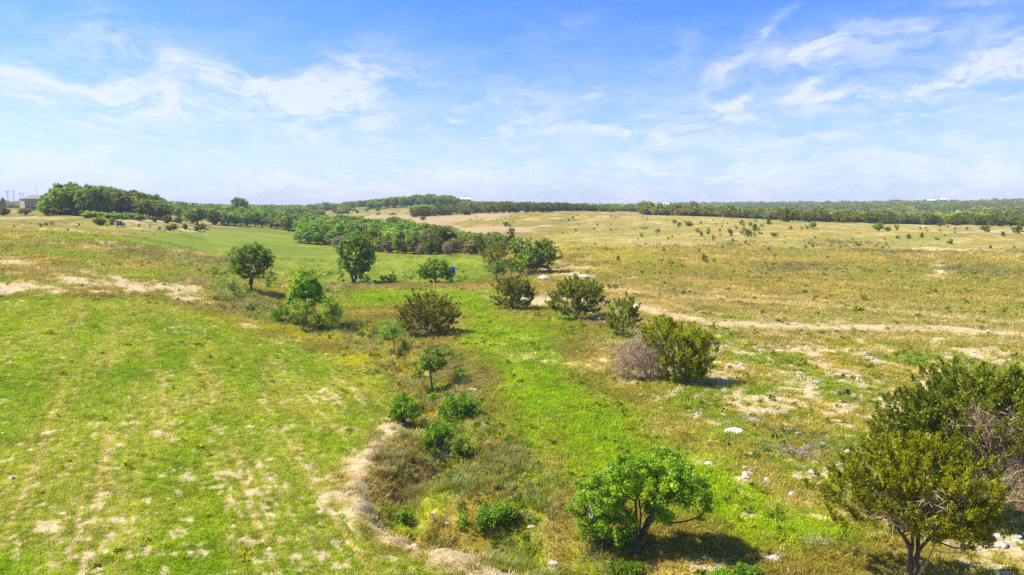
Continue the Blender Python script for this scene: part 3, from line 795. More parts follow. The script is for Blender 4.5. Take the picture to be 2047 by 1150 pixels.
place('juniper', 'juniper_bright', 1822, 1172, [(-118, 190, 66, 36), (-60, 215, 70, 46), (0, 235, 76, 46), (50, 215, 64, 56), (104, 185, 50, 50), (-30, 165, 84, 30), (76, 142, 66, 32), (-146, 160, 34, 22), (128, 132, 34, 30), (10, 268, 60, 24), (-125, 138, 26, 16), (40, 112, 40, 20), (-90, 232, 30, 20), (84, 244, 30, 22), (-66, 138, 44, 20), (24, 130, 50, 22), (96, 104, 44, 22)],
      'wide juniper with open lower limbs, its trunk cut by the picture edge at the bottom', 'juniper', nclu=470, per=74, crad=.28, lsize=.145, base_r=.14, seed=5, bark='bark',
      stems=[[(0, 0), (-4, 60), (-35, 100), (-95, 160), (-140, 170)], [(0, 0), (-2, 60), (0, 120), (-20, 190)], [(0, 0), (8, 60), (40, 110), (80, 160)], [(0, 0), (4, 70, 10), (20, 150, 20), (30, 220, 20)], [(0, 0), (-6, 60, -15), (-60, 150, -25), (-70, 190, -30)]], pipe=.42, wig=.22, step=.35,
      extra=[('dead_twigs', 'dead', [(60, 100, 60, 26), (-50, 112, 70, 26), (10, 160, 80, 40)], 70, 14, .4, .26, .03)])
place('juniper', 'juniper', 1975, 1050, [(-112, 195, 60, 55), (-190, 178, 36, 34), (-155, 212, 46, 40), (-208, 146, 24, 26), (-160, 150, 40, 40), (-65, 245, 72, 42), (0, 268, 80, 40), (60, 250, 70, 46), (-90, 150, 60, 55), (-30, 205, 90, 50), (60, 190, 60, 60), (120, 210, 60, 70), (-50, 130, 50, 40)],
      'biggest juniper, a dense dark green mass with grey dead branches in its lower side', 'juniper', nclu=700, per=62, crad=.34, lsize=.17, base_r=.18, seed=6, step=.45,
      extra=[('dead_twigs', 'dead', [(25, 115, 62, 55, -30), (70, 80, 60, 40, -30), (0, 150, 50, 30, -36), (-20, 60, 40, 30, -10)], 230, 30, .5, .34, .1)])
place('shrub', 'lime', 1962, 764, [(0, 12, 20, 16), (-12, 8, 14, 11)], 'feathery light green shrub rising just behind the biggest juniper', 'shrub', nclu=40, per=60, crad=.4, lsize=.12, base_r=.05, bush=True)
place('dead_juniper', 'dead', 1296, 758, [(-20, 34, 50, 38), (10, 52, 50, 42), (-40, 56, 34, 32), (14, 84, 44, 24), (24, 25, 40, 26), (-46, 28, 26, 24)],
      'leafless grey-brown juniper thicket leaning on a green juniper', 'dead tree', nclu=460, per=16, crad=.45, lsize=.34, base_r=.11, seed=8, min_r=.017, wig=.25, step=.4)
place('juniper', 'juniper_bright', 1352, 764, [(24, 92, 42, 24), (-20, 106, 46, 20), (8, 60, 48, 36), (10, 26, 46, 26), (52, 76, 24, 24), (-40, 92, 30, 18), (42, 32, 30, 22)],
      'green juniper grown together with the leafless grey-brown thicket, casting a dark shadow', 'juniper', nclu=340, per=56, crad=.38, lsize=.19, base_r=.16, seed=9)
place('juniper', 'juniper', 1246, 670, [(0, 42, 27, 28), (5, 66, 15, 16), (-14, 28, 18, 18), (16, 36, 16, 24)],
      'narrow upright juniper with bare lower stem behind the leafless grey-brown thicket', 'juniper', nclu=110, per=42, crad=.36, lsize=.24, base_r=.13, bush=False)
place('juniper', 'juniper', 1152, 640, [(-24, 38, 30, 30), (20, 40, 34, 34), (0, 58, 38, 22), (34, 54, 20, 20), (-40, 34, 16, 20)],
      'broad juniper over white rubble, between a rounder juniper and a narrow upright one', 'juniper', nclu=240, per=46, crad=.45, lsize=.26, base_r=.18, bark='grey_bark')
place('juniper', 'juniper', 1028, 619, [(-14, 30, 26, 28), (14, 30, 24, 27), (0, 44, 28, 16)],
      'rounded spiky-topped juniper beside the tan track, tapering to the ground', 'juniper', nclu=190, per=44, crad=.42, lsize=.26, base_r=.15)
place('juniper', 'juniper_brown', 857, 670, [(-26, 36, 34, 32), (26, 38, 34, 34), (0, 54, 42, 30), (-40, 40, 22, 20), (42, 34, 18, 20)],
      'bronze-green fan-shaped juniper with visible grey limbs above the gully', 'juniper', nclu=360, per=54, crad=.38, lsize=.2, base_r=.2, pipe=.42)
place('small_tree', 'elm', 863, 783, [(0, 68, 27, 18), (-20, 58, 20, 14), (22, 70, 20, 14), (-30, 38, 12, 8), (6, 52, 20, 12), (34, 80, 10, 8)],
      'slender young tree with thin dark trunk and airy crown rising from the gully', 'tree', nclu=80, per=46, crad=.36, lsize=.14, base_r=.085, stems=[[(0, 0), (-1, 28), (0, 50)]])
place('sapling', 'lime', 788, 710, [(-14, 48, 20, 18), (8, 56, 14, 14), (-2, 38, 14, 10)], 'lime green sapling with thin leaning stem on the gully rocks', 'sapling', nclu=44, per=42, crad=.38, lsize=.15, base_r=.055)
place('sapling', 'lime', 808, 704, [(0, 18, 9, 9)], 'smallest green sapling between the lime sapling and the fan-shaped juniper', 'sapling', nclu=12, per=30, crad=.28, lsize=.13, base_r=.03)
place('bush', 'oak', 806, 846, [(0, 36, 25, 22), (-12, 22, 16, 16), (14, 24, 14, 15)], 'dark green dense bush with a cast shadow at the field edge', 'bush', nclu=110, per=46, crad=.3, lsize=.13, base_r=.07, bush=True, mat='elm')
place('shrub', 'lime', 918, 842, [(-20, 22, 26, 20), (18, 26, 26, 24), (0, 34, 24, 16)], 'bright lime green leafy shrub, the fullest one in the gully', 'shrub', nclu=120, per=52, crad=.34, lsize=.12, base_r=.05, bush=True)
place('shrub', 'lime', 866, 812, [(0, 12, 15, 14)], 'small bright shrub at the foot of the slender young tree', 'shrub', nclu=34, per=44, crad=.28, lsize=.11, base_r=.03, bush=True)
place('shrub', 'lime', 900, 808, [(0, 10, 10, 12)], 'small upright shrub just behind the fullest lime green shrub', 'shrub', nclu=24, per=40, crad=.26, lsize=.11, base_r=.03, bush=True)
place('shrub', 'elm', 884, 905, [(-22, 30, 22, 22), (8, 24, 20, 18), (-4, 48, 20, 14)], 'straggly green shrub with brown dead stems beneath in the gully bed', 'shrub', nclu=84, per=44, crad=.32, lsize=.12, base_r=.05, bush=True,
      extra=[('dead_twigs', 'dead', [(0, 14, 26, 16, -6)], 40, 14, .3, .25, .03)])
place('sapling', 'elm', 926, 928, [(0, 36, 20, 18), (-14, 24, 14, 10), (12, 22, 12, 12)], 'sparse sapling with leaning dark stems in front of the straggly shrub', 'sapling', nclu=40, per=36, crad=.3, lsize=.12, base_r=.05)
place('shrub', 'lime', 905, 868, [(0, 12, 24, 12), (14, 8, 14, 9)], 'green shrub wedged between the fullest lime shrub and the straggly one', 'shrub', nclu=44, per=44, crad=.28, lsize=.11, base_r=.03, bush=True)
place('shrub', 'lime', 985, 1052, [(6, 26, 28, 16), (24, 34, 18, 12), (-16, 18, 18, 14)], 'low spreading yellow-green shrub alone in the brown gully grass', 'shrub', nclu=60, per=44, crad=.3, lsize=.1, base_r=.035, bush=True)
place('shrub', 'lime', 925, 1056, [(0, 12, 9, 14)], 'small upright weed shrub beside the low spreading shrub', 'shrub', nclu=16, per=30, crad=.22, lsize=.09, base_r=.02, bush=True)
place('shrub', 'lime', 905, 962, [(0, 10, 14, 10)], 'little green shrub in dry grass below the sparse sapling', 'shrub', nclu=18, per=34, crad=.24, lsize=.09, base_r=.02, bush=True)
place('shrub', 'lime', 920, 760, [(0, 12, 14, 15)], 'yellow-green shrub beside a limestone boulder behind the gully', 'shrub', nclu=26, per=36, crad=.28, lsize=.12, base_r=.03, bush=True)
place('shrub', 'lime', 1246, 1156, [(0, 16, 26, 15), (22, 24, 14, 10)], 'low bright shrub under the multi-stemmed elm at the picture edge', 'shrub', nclu=44, per=40, crad=.24, lsize=.09, base_r=.03, bush=True)
place('shrub', 'lime', 1490, 1162, [(0, 14, 22, 14)], 'leafy green shrub at the bottom edge between elm and wide juniper', 'shrub', nclu=34, per=44, crad=.24, lsize=.09, base_r=.03, bush=True)
place('shrub', 'lime', 1442, 1166, [(0, 14, 20, 11)], 'low green shrub at the bottom edge, nearer the elm shadow', 'shrub', nclu=30, per=44, crad=.22, lsize=.09, base_r=.03, bush=True)
place('broadleaf_tree', 'elm', 612, 655, [(0, 84, 26, 28), (12, 68, 24, 24), (-14, 62, 20, 26), (2, 98, 16, 14)], 'tallest dense green tree in the thicket beside the gully head', 'tree', nclu=240, per=50, crad=.5, lsize=.2, base_r=.16)
place('broadleaf_tree', 'mesquite', 604, 664, [(-2, 44, 22, 24), (10, 28, 22, 22)], 'pale grey-green tree in front of the tallest dense one', 'tree', nclu=90, per=40, crad=.42, lsize=.16, base_r=.1)
place('shrub', 'elm', 574, 648, [(-4, 24, 24, 20), (14, 18, 20, 18), (-20, 14, 14, 12)], 'mounded green shrub at the near-field side of the thicket', 'shrub', nclu=100, per=40, crad=.4, lsize=.16, base_r=.06, bush=True, mat='lime')
place('broadleaf_tree', 'mesquite', 663, 658, [(0, 56, 20, 20), (-6, 40, 18, 18), (8, 34, 14, 22)], 'thin airy tree with slim pale crown beside the thicket', 'tree', nclu=110, per=44, crad=.42, lsize=.15, base_r=.09, stems=[[(0, 0), (2, 30), (0, 52)]])
place('shrub', 'lime', 652, 656, [(0, 20, 17, 18)], 'leafy green shrub round the foot of the thin airy tree', 'shrub', nclu=46, per=40, crad=.36, lsize=.15, base_r=.05, bush=True)
place('bush', 'oak', 640, 664, [(0, 14, 8, 14)], 'small dark bush on a stalk within the thicket', 'bush', nclu=20, per=36, crad=.3, lsize=.15, base_r=.05, bush=True, mat='elm')
place('bush', 'elm', 505, 624, [(0, 8, 12, 8), (-8, 6, 8, 5)], 'low dark green bush alone on the brown bank', 'bush', nclu=34, per=36, crad=.3, lsize=.15, base_r=.04, bush=True, mat='oak')
place('bush', 'elm', 530, 624, [(0, 7, 13, 7)], 'low olive bush just beside the dark bush on the brown bank', 'bush', nclu=26, per=34, crad=.3, lsize=.15, base_r=.04, bush=True, mat='mesquite')
place('broadleaf_tree', 'oak', 501, 584, [(-6, 52, 34, 24), (22, 74, 20, 18), (-14, 78, 24, 16), (26, 50, 16, 16), (2, 66, 32, 26), (-26, 58, 16, 16)], 'stout-trunked oak with broad open crown at the edge of the eroded bank', 'oak tree',
      nclu=280, per=44, crad=.52, lsize=.23, base_r=.34, stems=[[(0, 0), (-1, 20), (2, 34)], [(0, 0), (2, 28), (-22, 48), (-28, 60)], [(0, 0), (4, 30), (22, 50), (26, 68)]], wig=.2)
place('small_tree', 'mesquite', 480, 598, [(-32, 36, 18, 12), (-16, 26, 12, 10), (-8, 16, 14, 12)], 'pale thin tree leaning away from the stout oak', 'tree', nclu=50, per=30, crad=.42, lsize=.16, base_r=.12, stems=[[(0, 0), (-12, 18), (-30, 34)]])
place('shrub', 'mesquite', 486, 596, [(0, 18, 12, 14)], 'grey-green shrub between the leaning tree and the stout oak', 'shrub', nclu=30, per=30, crad=.36, lsize=.15, base_r=.05, bush=True)
place('shrub', 'lime', 440, 604, [(0, 8, 14, 8)], 'light green low shrub on the bank before the leaning tree', 'shrub', nclu=26, per=30, crad=.36, lsize=.14, base_r=.03, bush=True)
place('shrub', 'mesquite', 432, 550, [(0, 10, 9, 11)], 'small grey-green shrub standing alone on the reddish bank', 'shrub', nclu=24, per=30, crad=.36, lsize=.15, base_r=.04, bush=True)
place('shrub', 'mesquite', 452, 524, [(0, 6, 13, 6)], 'flat shrub at the far edge of the bank behind the stout oak', 'shrub', nclu=22, per=28, crad=.4, lsize=.17, base_r=.04, bush=True)
place('bush', 'oak', 541, 568, [(0, 12, 11, 12), (-10, 16, 8, 6)], 'dark bush right beside the stout oak on the field side', 'bush', nclu=40, per=34, crad=.36, lsize=.17, base_r=.06, bush=True)
place('shrub', 'lime', 540, 577, [(0, 7, 16, 8)], 'yellow-green low shrub below the dark bush by the stout oak', 'shrub', nclu=30, per=32, crad=.34, lsize=.15, base_r=.03, bush=True)
place('broadleaf_tree', 'elm', 708, 567, [(2, 52, 30, 36), (6, 84, 24, 12), (-12, 66, 22, 26), (22, 48, 18, 26), (-24, 34, 10, 22), (28, 60, 12, 16), (4, 96, 14, 8)], 'tall dense dark tree with thick trunk at the edge of the valley field', 'tree',
      nclu=360, per=50, crad=.55, lsize=.24, base_r=.42, stems=[[(0, 0), (-6, 20), (-14, 38)], [(0, 0), (4, 20), (6, 45), (4, 70)], [(0, 0), (3, 22), (16, 40)]], mat='oak', wig=.2)
place('shrub', 'oak', 728, 566, [(0, 10, 12, 10)], 'scrubby growth at the foot of the tall dense dark tree', 'shrub', nclu=30, per=30, crad=.36, lsize=.17, base_r=.04, bush=True)
place('bush', 'elm', 780, 565, [(5, 15, 9, 8), (-12, 7, 12, 7), (2, 7, 10, 7)], 'leaning green bush alone on the brown strip between two field trees', 'bush', nclu=44, per=34, crad=.36, lsize=.17, base_r=.06, bush=True, mat='elm')
oakb = place('broadleaf_tree', 'oak', 870, 567, [(0, 30, 32, 17), (-14, 26, 20, 16), (20, 28, 16, 18), (28, 18, 9, 10), (4, 40, 20, 10), (-26, 14, 8, 8)], 'short round-crowned oak with a blue rag hanging in it', 'oak tree', nclu=240, per=46, crad=.5, lsize=.23, base_r=.26, wig=.2)
place('broadleaf_tree', 'oak', 992, 562, [(0, 30, 20, 10), (-8, 24, 14, 10), (12, 26, 10, 12)], 'small flat-topped tree with a thin bare trunk at the corner of the valley field', 'tree', nclu=70, per=36, crad=.42, lsize=.2, base_r=.11)
place('broadleaf_tree', 'lime', 1022, 557, [(0, 30, 15, 12), (4, 20, 14, 12)], 'yellow-green small tree between the flat-topped tree and a dark-trunked one', 'tree', nclu=60, per=36, crad=.42, lsize=.2, base_r=.09)
place('broadleaf_tree', 'elm', 1040, 553, [(4, 20, 16, 12), (0, 32, 16, 14)], 'dark-trunked green tree in front of the clump at the field corner', 'tree', nclu=60, per=36, crad=.42, lsize=.2, base_r=.14)
place('juniper', 'juniper', 988, 531, [(-6, 24, 22, 22), (8, 24, 22, 24)], 'dark round juniper at the end of the clump beside the valley field', 'juniper', nclu=150, per=38, crad=.5, lsize=.32, base_r=.18)
place('broadleaf_tree', 'oak', 1072, 545, [(-6, 34, 26, 26), (14, 38, 22, 24), (-20, 24, 18, 18), (22, 24, 16, 18)], 'largest dark green oak of the clump at the corner of the valley field', 'oak tree', nclu=280, per=46, crad=.52, lsize=.26, base_r=.24)
place('broadleaf_tree', 'elm', 1040, 520, [(0, 30, 22, 18), (8, 18, 22, 16)], 'bright green tree behind the dark-trunked tree in the corner clump', 'tree', nclu=170, per=44, crad=.55, lsize=.28, base_r=.18)
place('juniper', 'juniper', 1095, 520, [(0, 22, 18, 18), (-8, 28, 14, 14)], 'juniper at the hillside end of the corner clump', 'juniper', nclu=90, per=36, crad=.5, lsize=.3, base_r=.15)
place('broadleaf_tree', 'grey_leaf', 1022, 500, [(0, 32, 8, 14)], 'slim dark upright tree sticking up behind the corner clump', 'tree', nclu=44, per=34, crad=.5, lsize=.28, base_r=.1)
place('shrub', 'juniper', 1117, 520, [(0, 10, 7, 11)], 'small juniper bush on the stony edge past the corner clump', 'shrub', nclu=20, per=30, crad=.36, lsize=.24, base_r=.05, bush=True)
place('shrub', 'grey_leaf', 1224, 578, [(-4, 6, 10, 8), (6, 6, 8, 6)], 'grey-green open shrub on the stony ground by the pale mound', 'shrub', nclu=24, per=30, crad=.34, lsize=.18, base_r=.04, bush=True)
place('shrub', 'juniper', 1074, 634, [(0, 5, 5, 6)], 'tiny dark juniper seedling between two large junipers', 'shrub', nclu=10, per=26, crad=.22, lsize=.16, base_r=.03, bush=True)
place('shrub', 'lime', 1838, 732, [(0, 8, 17, 9)], 'round bright green shrub alone on the stony slope', 'shrub', nclu=30, per=44, crad=.34, lsize=.11, base_r=.03, bush=True, mat='elm')
print('near plants', round(time.time() - T0, 1))
# ------------------------------------------------------------------ kinds of trees for the thickets and woods
def proto(kind, w, h, nclu, per, crad, lsize, base_r, seed, bush=False, **kw):
    rng = np.random.default_rng(seed)
    lobes = []
    if bush:
        for k in range(6):
            t = rng.uniform(0, 6.28); q = rng.uniform(.05, .5) * w / 2
            lobes.append((math.cos(t) * q, math.sin(t) * q, h * rng.uniform(.36, .6), w * rng.uniform(.26, .36), w * rng.uniform(.26, .36), h * rng.uniform(.3, .42)))
        stems = [[(0, 0, -.2), (math.cos(t) * w * .12, math.sin(t) * w * .12, h * .3), (math.cos(t) * w * .26, math.sin(t) * w * .26, h * .58)] for t in np.arange(5) * 1.26]
    else:
        for k in range(8):
            t = rng.uniform(0, 6.28); q = rng.uniform(.1, .62) * w / 2
            lobes.append((math.cos(t) * q, math.sin(t) * q, h * rng.uniform(.34, .76), w * rng.uniform(.22, .34), w * rng.uniform(.22, .34), h * rng.uniform(.18, .28)))
        lobes.append((0, 0, h * .56, w * .34, w * .34, h * .38))
        stems = [[(0, 0, -.3), (rng.normal(0, .15), rng.normal(0, .15), h * .25), (rng.normal(0, .3), rng.normal(0, .3), h * .5)]]
    tm, cm = plant_meshes(kind, rng, lobes, stems, nclu, per, crad, lsize, base_r, min_r=.03, step=.9, **kw)
    return (tm, cm, w, h)

PR = {
    'oak': [proto('oak', 8, 8, 170, 26, .85, .50, .3, 101), proto('oak', 9, 7.5, 180, 26, .85, .50, .32, 102)],
    'elm': [proto('elm', 8, 8.5, 170, 26, .85, .48, .28, 103), proto('elm', 7.5, 8, 160, 26, .8, .48, .26, 104)],
    'lime': [proto('lime', 7, 7.5, 90, 26, .8, .44, .22, 105)],
    'juniper': [proto('juniper', 7, 5.5, 120, 26, .75, .62, .3, 106, True), proto('juniper', 6, 6, 110, 26, .7, .62, .3, 107, True)],
    'mesquite': [proto('mesquite', 7, 6.5, 80, 24, .85, .42, .2, 108)],
    'grey_leaf': [proto('grey_leaf', 8, 8, 100, 24, .85, .46, .26, 109), proto('grey_leaf', 7, 9, 100, 24, .8, .46, .26, 110)],
    'dead': [proto('dead', 6.5, 6, 130, 22, .8, .7, .2, 111, True), proto('grey_leaf', 6.5, 6, 100, 22, .7, .5, .2, 116, True, mat='brushy')],
    'shrublet': [proto('juniper', 1.6, 1.5, 22, 22, .28, .26, .05, 112, True), proto('juniper_bright', 1.5, 1.7, 22, 22, .28, .26, .05, 113, True)],
    'greenlet': [proto('lime', 1.8, 1.4, 20, 24, .3, .2, .04, 114, True), proto('mesquite', 2.0, 1.5, 22, 24, .32, .22, .04, 115, True)],
}
def inst(name, kind, P, w, h, label, cat, group=None, var=None, rng=random):
    tm, cm, W0, H0 = PR[kind][(var if var is not None else rng.randrange(99)) % len(PR[kind])]
    e = ob(name, None, loc=P, rot=(0, 0, rng.uniform(0, 6.28)), scl=(w / W0, w / W0 * rng.uniform(.9, 1.1), h / H0), label=label, category=cat)
    if group: e['group'] = group
    ob('trunk', tm, e); ob('crown', cm, e)
    return e
def m_px(P, px):
    return px * math.dist(P, (0, 0, CAM_Z)) / FPX
rnd = random.Random(7)
DESC = {'oak': ('dark green oak', 'oak tree'), 'elm': ('bright green elm', 'tree'), 'lime': ('yellow-green elm', 'tree'), 'juniper': ('olive juniper', 'juniper'),
        'mesquite': ('pale mesquite', 'tree'), 'grey_leaf': ('grey-green oak', 'oak tree'), 'dead': ('leafless brown tree', 'dead tree')}
NAME = {'oak': 'oak_tree', 'elm': 'broadleaf_tree', 'lime': 'broadleaf_tree', 'juniper': 'juniper', 'mesquite': 'mesquite_tree', 'grey_leaf': 'oak_tree', 'dead': 'dead_tree'}
ORD = 'first second third fourth fifth sixth seventh eighth ninth tenth eleventh twelfth thirteenth fourteenth fifteenth sixteenth seventeenth eighteenth nineteenth twentieth twenty-first twenty-second twenty-third twenty-fourth twenty-fifth twenty-sixth twenty-seventh twenty-eighth'.split()

def sect(u, L):
    for lim, txt in L:
        if u < lim: return txt
    return L[-1][1]
DEEP = ['front part', 'middle part', 'rear part']
ROWN = ['first row', 'second row', 'third row', 'fourth row', 'last row']
THK = [(650, 'by the leaning pale tree'), (700, 'behind the tall dense field tree'), (745, 'just past the tall dense field tree'), (790, 'below the parked truck'), (840, 'below the clearing brink bush'), (890, 'behind the short round oak'), (940, 'below the tan clearing'), (1100, 'next to the corner clump')]
UPC = [(400, 'beyond the dirt road'), (440, 'by the wide road-end oak'), (470, 'next to the tallest valley tree'), (510, 'under the tallest valley tree'), (560, 'over the far tip of the field'), (610, 'over the brown brush'), (900, 'beside the creek thicket')]
OAKW = [(110, 'hugging the tan house'), (135, 'behind the grey house tree'), (160, 'under the highest crowns'), (185, 'past the highest crowns'), (212, 'above the broad dark juniper'), (240, 'above the white panel stand'), (268, 'mid-slope of the treeline'), (298, 'where the treeline steps down'), (600, 'at the low road end')]
PALE = [(195, 'beside the low dark juniper'), (215, 'above two dark bushes'), (240, 'above the white panel stand'), (262, 'past the panel stand'), (999, 'towards the slim yellow-green tree')]
HTW = [(765, 'at its sloping end'), (790, 'above the parked truck'), (815, 'past the parked truck'), (840, 'over the light shrubs'), (868, 'behind the juniper stand'), (895, 'over the juniper stand'), (999, 'at its blunt end')]
SLP = [(685, 'lowest stretch'), (710, 'middle stretch'), (735, 'upper stretch'), (999, 'touching the wood')]
STD = [(848, 'tapering end'), (868, 'tallest part'), (888, 'centre'), (999, 'end by the dark crest band')]
CRS = [(950, 'by the white-roofed house'), (985, 'above the scrub tongue'), (1020, 'under the pale treetops'), (1055, 'highest stretch'), (1090, 'past the highest stretch'), (1125, 'above the reddish slope'), (1160, 'by the faint pole'), (1200, 'low stretch by the thin pole'), (1999, 'under the tall round trees')]
FWD = [(1345, 'below the white barn roof'), (1400, 'above the first low bushes'), (1450, 'above the longest bush clump'), (1500, 'above the pointed seedlings'), (1545, 'beside the greyish bush'), (1600, 'around the broad darkest juniper'), (1660, 'above the loose sapling bush'), (1720, 'past the loose sapling bush'), (1780, 'above the biggest hillside bush'), (1840, 'below the white-roofed house'), (1900, 'above the dark flat bush'), (1960, 'past the dark flat bush'), (2010, 'above the pale bare ground'), (9999, 'at the picture edge')]
# creek thicket behind the valley field, front edge first
edge_u = [595, 650, 700, 760, 850, 960, 1000]; edge_v = [486, 490, 498, 506, 509, 509, 503]
top_u = [590, 620, 650, 700, 750, 800, 830, 880, 920, 960, 1000]; top_v = [462, 448, 438, 433, 436, 439, 448, 456, 467, 473, 469]
FRONT = ['mesquite', 'oak', 'elm', 'juniper', 'lime', 'dead', 'oak', 'elm', 'juniper', 'dead', 'elm', 'dead', 'lime', 'juniper', 'oak', 'dead', 'juniper', 'juniper', 'dead', 'grey_leaf', 'grey_leaf', 'dead', 'juniper', 'grey_leaf']
n = len(FRONT)
for k, kd in enumerate(FRONT):
    u = 600 + (975 - 600) * k / (n - 1) + rnd.uniform(-3, 3)
    P = pt(u, float(np.interp(u, edge_u, edge_v)) - rnd.uniform(0, 2))
    h = m_px(P, rnd.uniform(29, 38)) * (.75 if kd == 'dead' else 1.0) * (.8 if u < 640 else 1) * (1.15 if u > 900 else 1); w = m_px(P, rnd.uniform(27, 36))
    inst(NAME[kd], kd, P, w, h, f'{DESC[kd][0]} on the field edge of the creek thicket, {ORD[k]} from its leaning end', DESC[kd][1], 'trees along the field edge of the creek thicket', rng=rnd)
for row, dv in enumerate((6, 12, 18, 23, 28, 33, 38)):
    u = 612 + rnd.uniform(0, 10)
    while u < 990:
        v = float(np.interp(u, edge_u, edge_v)) - dv + rnd.uniform(-2, 2)
        P = pt(u, v); hm = rnd.uniform(7.0, 9.2); hm = min(hm, max((v - float(np.interp(u, top_u, top_v)) + 4) * math.dist(P, (0, 0, CAM_Z)) / FPX, 4.5))
        if v - hm * FPX / math.dist(P, (0, 0, CAM_Z)) > np.interp(u, top_u, top_v) - 9:
            kd = rnd.choice(['elm', 'elm', 'oak', 'lime', 'elm', 'lime', 'juniper', 'mesquite', 'grey_leaf', 'oak'])
            w_ = 'midst' if row < 3 else 'far side'
            inst(NAME[kd], kd, P, rnd.uniform(7.6, 10.4), hm, f'{DESC[kd][0]} in the thicket {w_}, {sect(u, THK)}', DESC[kd][1], f'trees in the {w_} of the creek thicket', rng=rnd)
        u += rnd.uniform(17, 26)
P = pt(596, 483); e = inst('mesquite_tree', 'mesquite', P, m_px(P, 30), m_px(P, 22), 'low spreading pale tree alone at the tip of the creek thicket by the green field', 'tree', rng=rnd)

for k, (u, v, h, w, kd) in enumerate([(905, 503, 38, 30, 'elm'), (928, 505, 36, 30, 'grey_leaf'), (948, 506, 34, 28, 'oak'), (966, 506, 36, 28, 'grey_leaf'), (983, 503, 34, 26, 'oak'), (1000, 499, 32, 26, 'elm'), (1016, 500, 30, 24, 'grey_leaf'), (938, 498, 34, 30, 'oak'), (958, 496, 32, 28, 'elm'), (978, 494, 28, 26, 'grey_leaf')]):
    P = pt(u, v); inst(NAME[kd], kd, P, m_px(P, w), m_px(P, h), f'{DESC[kd][0]}, {ORD[k]} of the trees joining creek thicket and corner clump', DESC[kd][1], 'trees joining the creek thicket to the corner clump', rng=rnd)
# sprigs of green in the gully grass
for k in range(13):
    t = rnd.random() * .78; c_ = np.interp([t], np.linspace(0, 1, len(GULLY)), GULLY[:, 0])[0], np.interp([t], np.linspace(0, 1, len(GULLY)), GULLY[:, 1])[0]
    x_, y_ = c_[0] + rnd.gauss(0, 1.8), c_[1] + rnd.gauss(0, 1.2); w = rnd.uniform(.5, 1.2)
    inst('shrub', 'greenlet', (x_, y_, float(ground_h(np.array([x_]), np.array([y_]))[0])), w, w * rnd.uniform(.8, 1.5), 'small upright light green sprig shrub standing in the gully grass', 'shrub', 'sprig shrubs in the gully grass', rng=rnd)
# upper creek belt, farther up the valley
P = pt(394, 449); inst('oak_tree', 'oak', P, m_px(P, 44), m_px(P, 30), 'wide grey-green oak with pale trunk where the dirt road meets the upper creek belt', 'oak tree', rng=rnd)
k = 0
u = 428
while u < 640:
    P = pt(u, float(np.interp(u, [430, 520, 600, 640], [451, 454, 465, 470])) - rnd.uniform(0, 1.5)); kd = rnd.choice(['elm', 'oak', 'elm', 'lime', 'grey_leaf', 'dead', 'mesquite', 'juniper'])
    inst(NAME[kd], kd, P, rnd.uniform(7, 9), rnd.uniform(6.5, 8.5) * (.7 if kd == 'dead' else 1), f'{DESC[kd][0]} edging the upper creek belt, {ORD[k]} from the dirt road', DESC[kd][1], 'trees along the near edge of the upper creek belt', rng=rnd)
    u += rnd.uniform(12, 17); k += 1
for row, dv in enumerate((4, 8, 11, 14, 17, 20, 23)):
    u = 350 + rnd.uniform(0, 10)
    while u < 655:
        v = float(np.interp(u, [340, 430, 520, 600, 640], [448, 452, 454, 463, 468])) - dv
        if u > 432 or row > 1:
            P = pt(u, v) if v > 436 else ptd(u, 430 + (437 - v) * 16)
            kd = rnd.choice(['elm', 'oak', 'elm', 'lime', 'grey_leaf', 'oak', 'mesquite', 'juniper'])
            inst(NAME[kd], kd, P, rnd.uniform(7, 10), rnd.uniform(6.5, 9.5), f'{DESC[kd][0]} of the upper creek belt, {sect(u, UPC)}, {DEEP[min(row // 2, 2)].split()[0]}', DESC[kd][1], 'trees inside the upper creek belt', rng=rnd)
        u += rnd.uniform(17, 28)
P = ptd(480, 520); inst('oak_tree', 'oak', P, 12, 15, 'tallest dark tree of the upper creek belt, standing up against the sky', 'oak tree', rng=rnd)

# oak wood on the rise beside the house
for row, (d0, sp) in enumerate(((335, 11), (350, 12), (368, 13), (392, 14), (420, 15))):
    u = 92 + rnd.uniform(0, 12) + row * 2
    while u < 326 + row * 4:
        P = ptd(u, d0 + rnd.uniform(-7, 7)); hh = float(np.interp(u, [85, 105, 130, 205, 260, 300, 335], [7, 9.5, 13, 12, 10.8, 10.2, 8])) * rnd.uniform(.88, 1.08) - (1.0 if row == 0 else 0)
        kd = rnd.choice(['grey_leaf', 'oak', 'grey_leaf', 'oak', 'oak', 'elm'])
        pl = ('front row', 'second row', 'middle row', 'fourth row', 'last row')[row]
        inst(NAME[kd], kd, P, rnd.uniform(7.5, 10), hh, f'{DESC[kd][0]} of the house wood, {sect(u, OAKW)}, {pl}', DESC[kd][1], 'trees of the tall oak wood beside the house', rng=rnd)
        u += sp * rnd.uniform(.8, 1.2)
u = 170
while u < 285:
    P = ptd(u, rnd.uniform(285, 320)); inst('shrub', 'greenlet', P, rnd.uniform(4, 6), rnd.uniform(1.8, 3), f'pale green low shrub between dirt road and oak wood, {sect(u, PALE)}', 'shrub', 'pale shrubs in front of the oak wood', rng=rnd); u += rnd.uniform(4, 8)

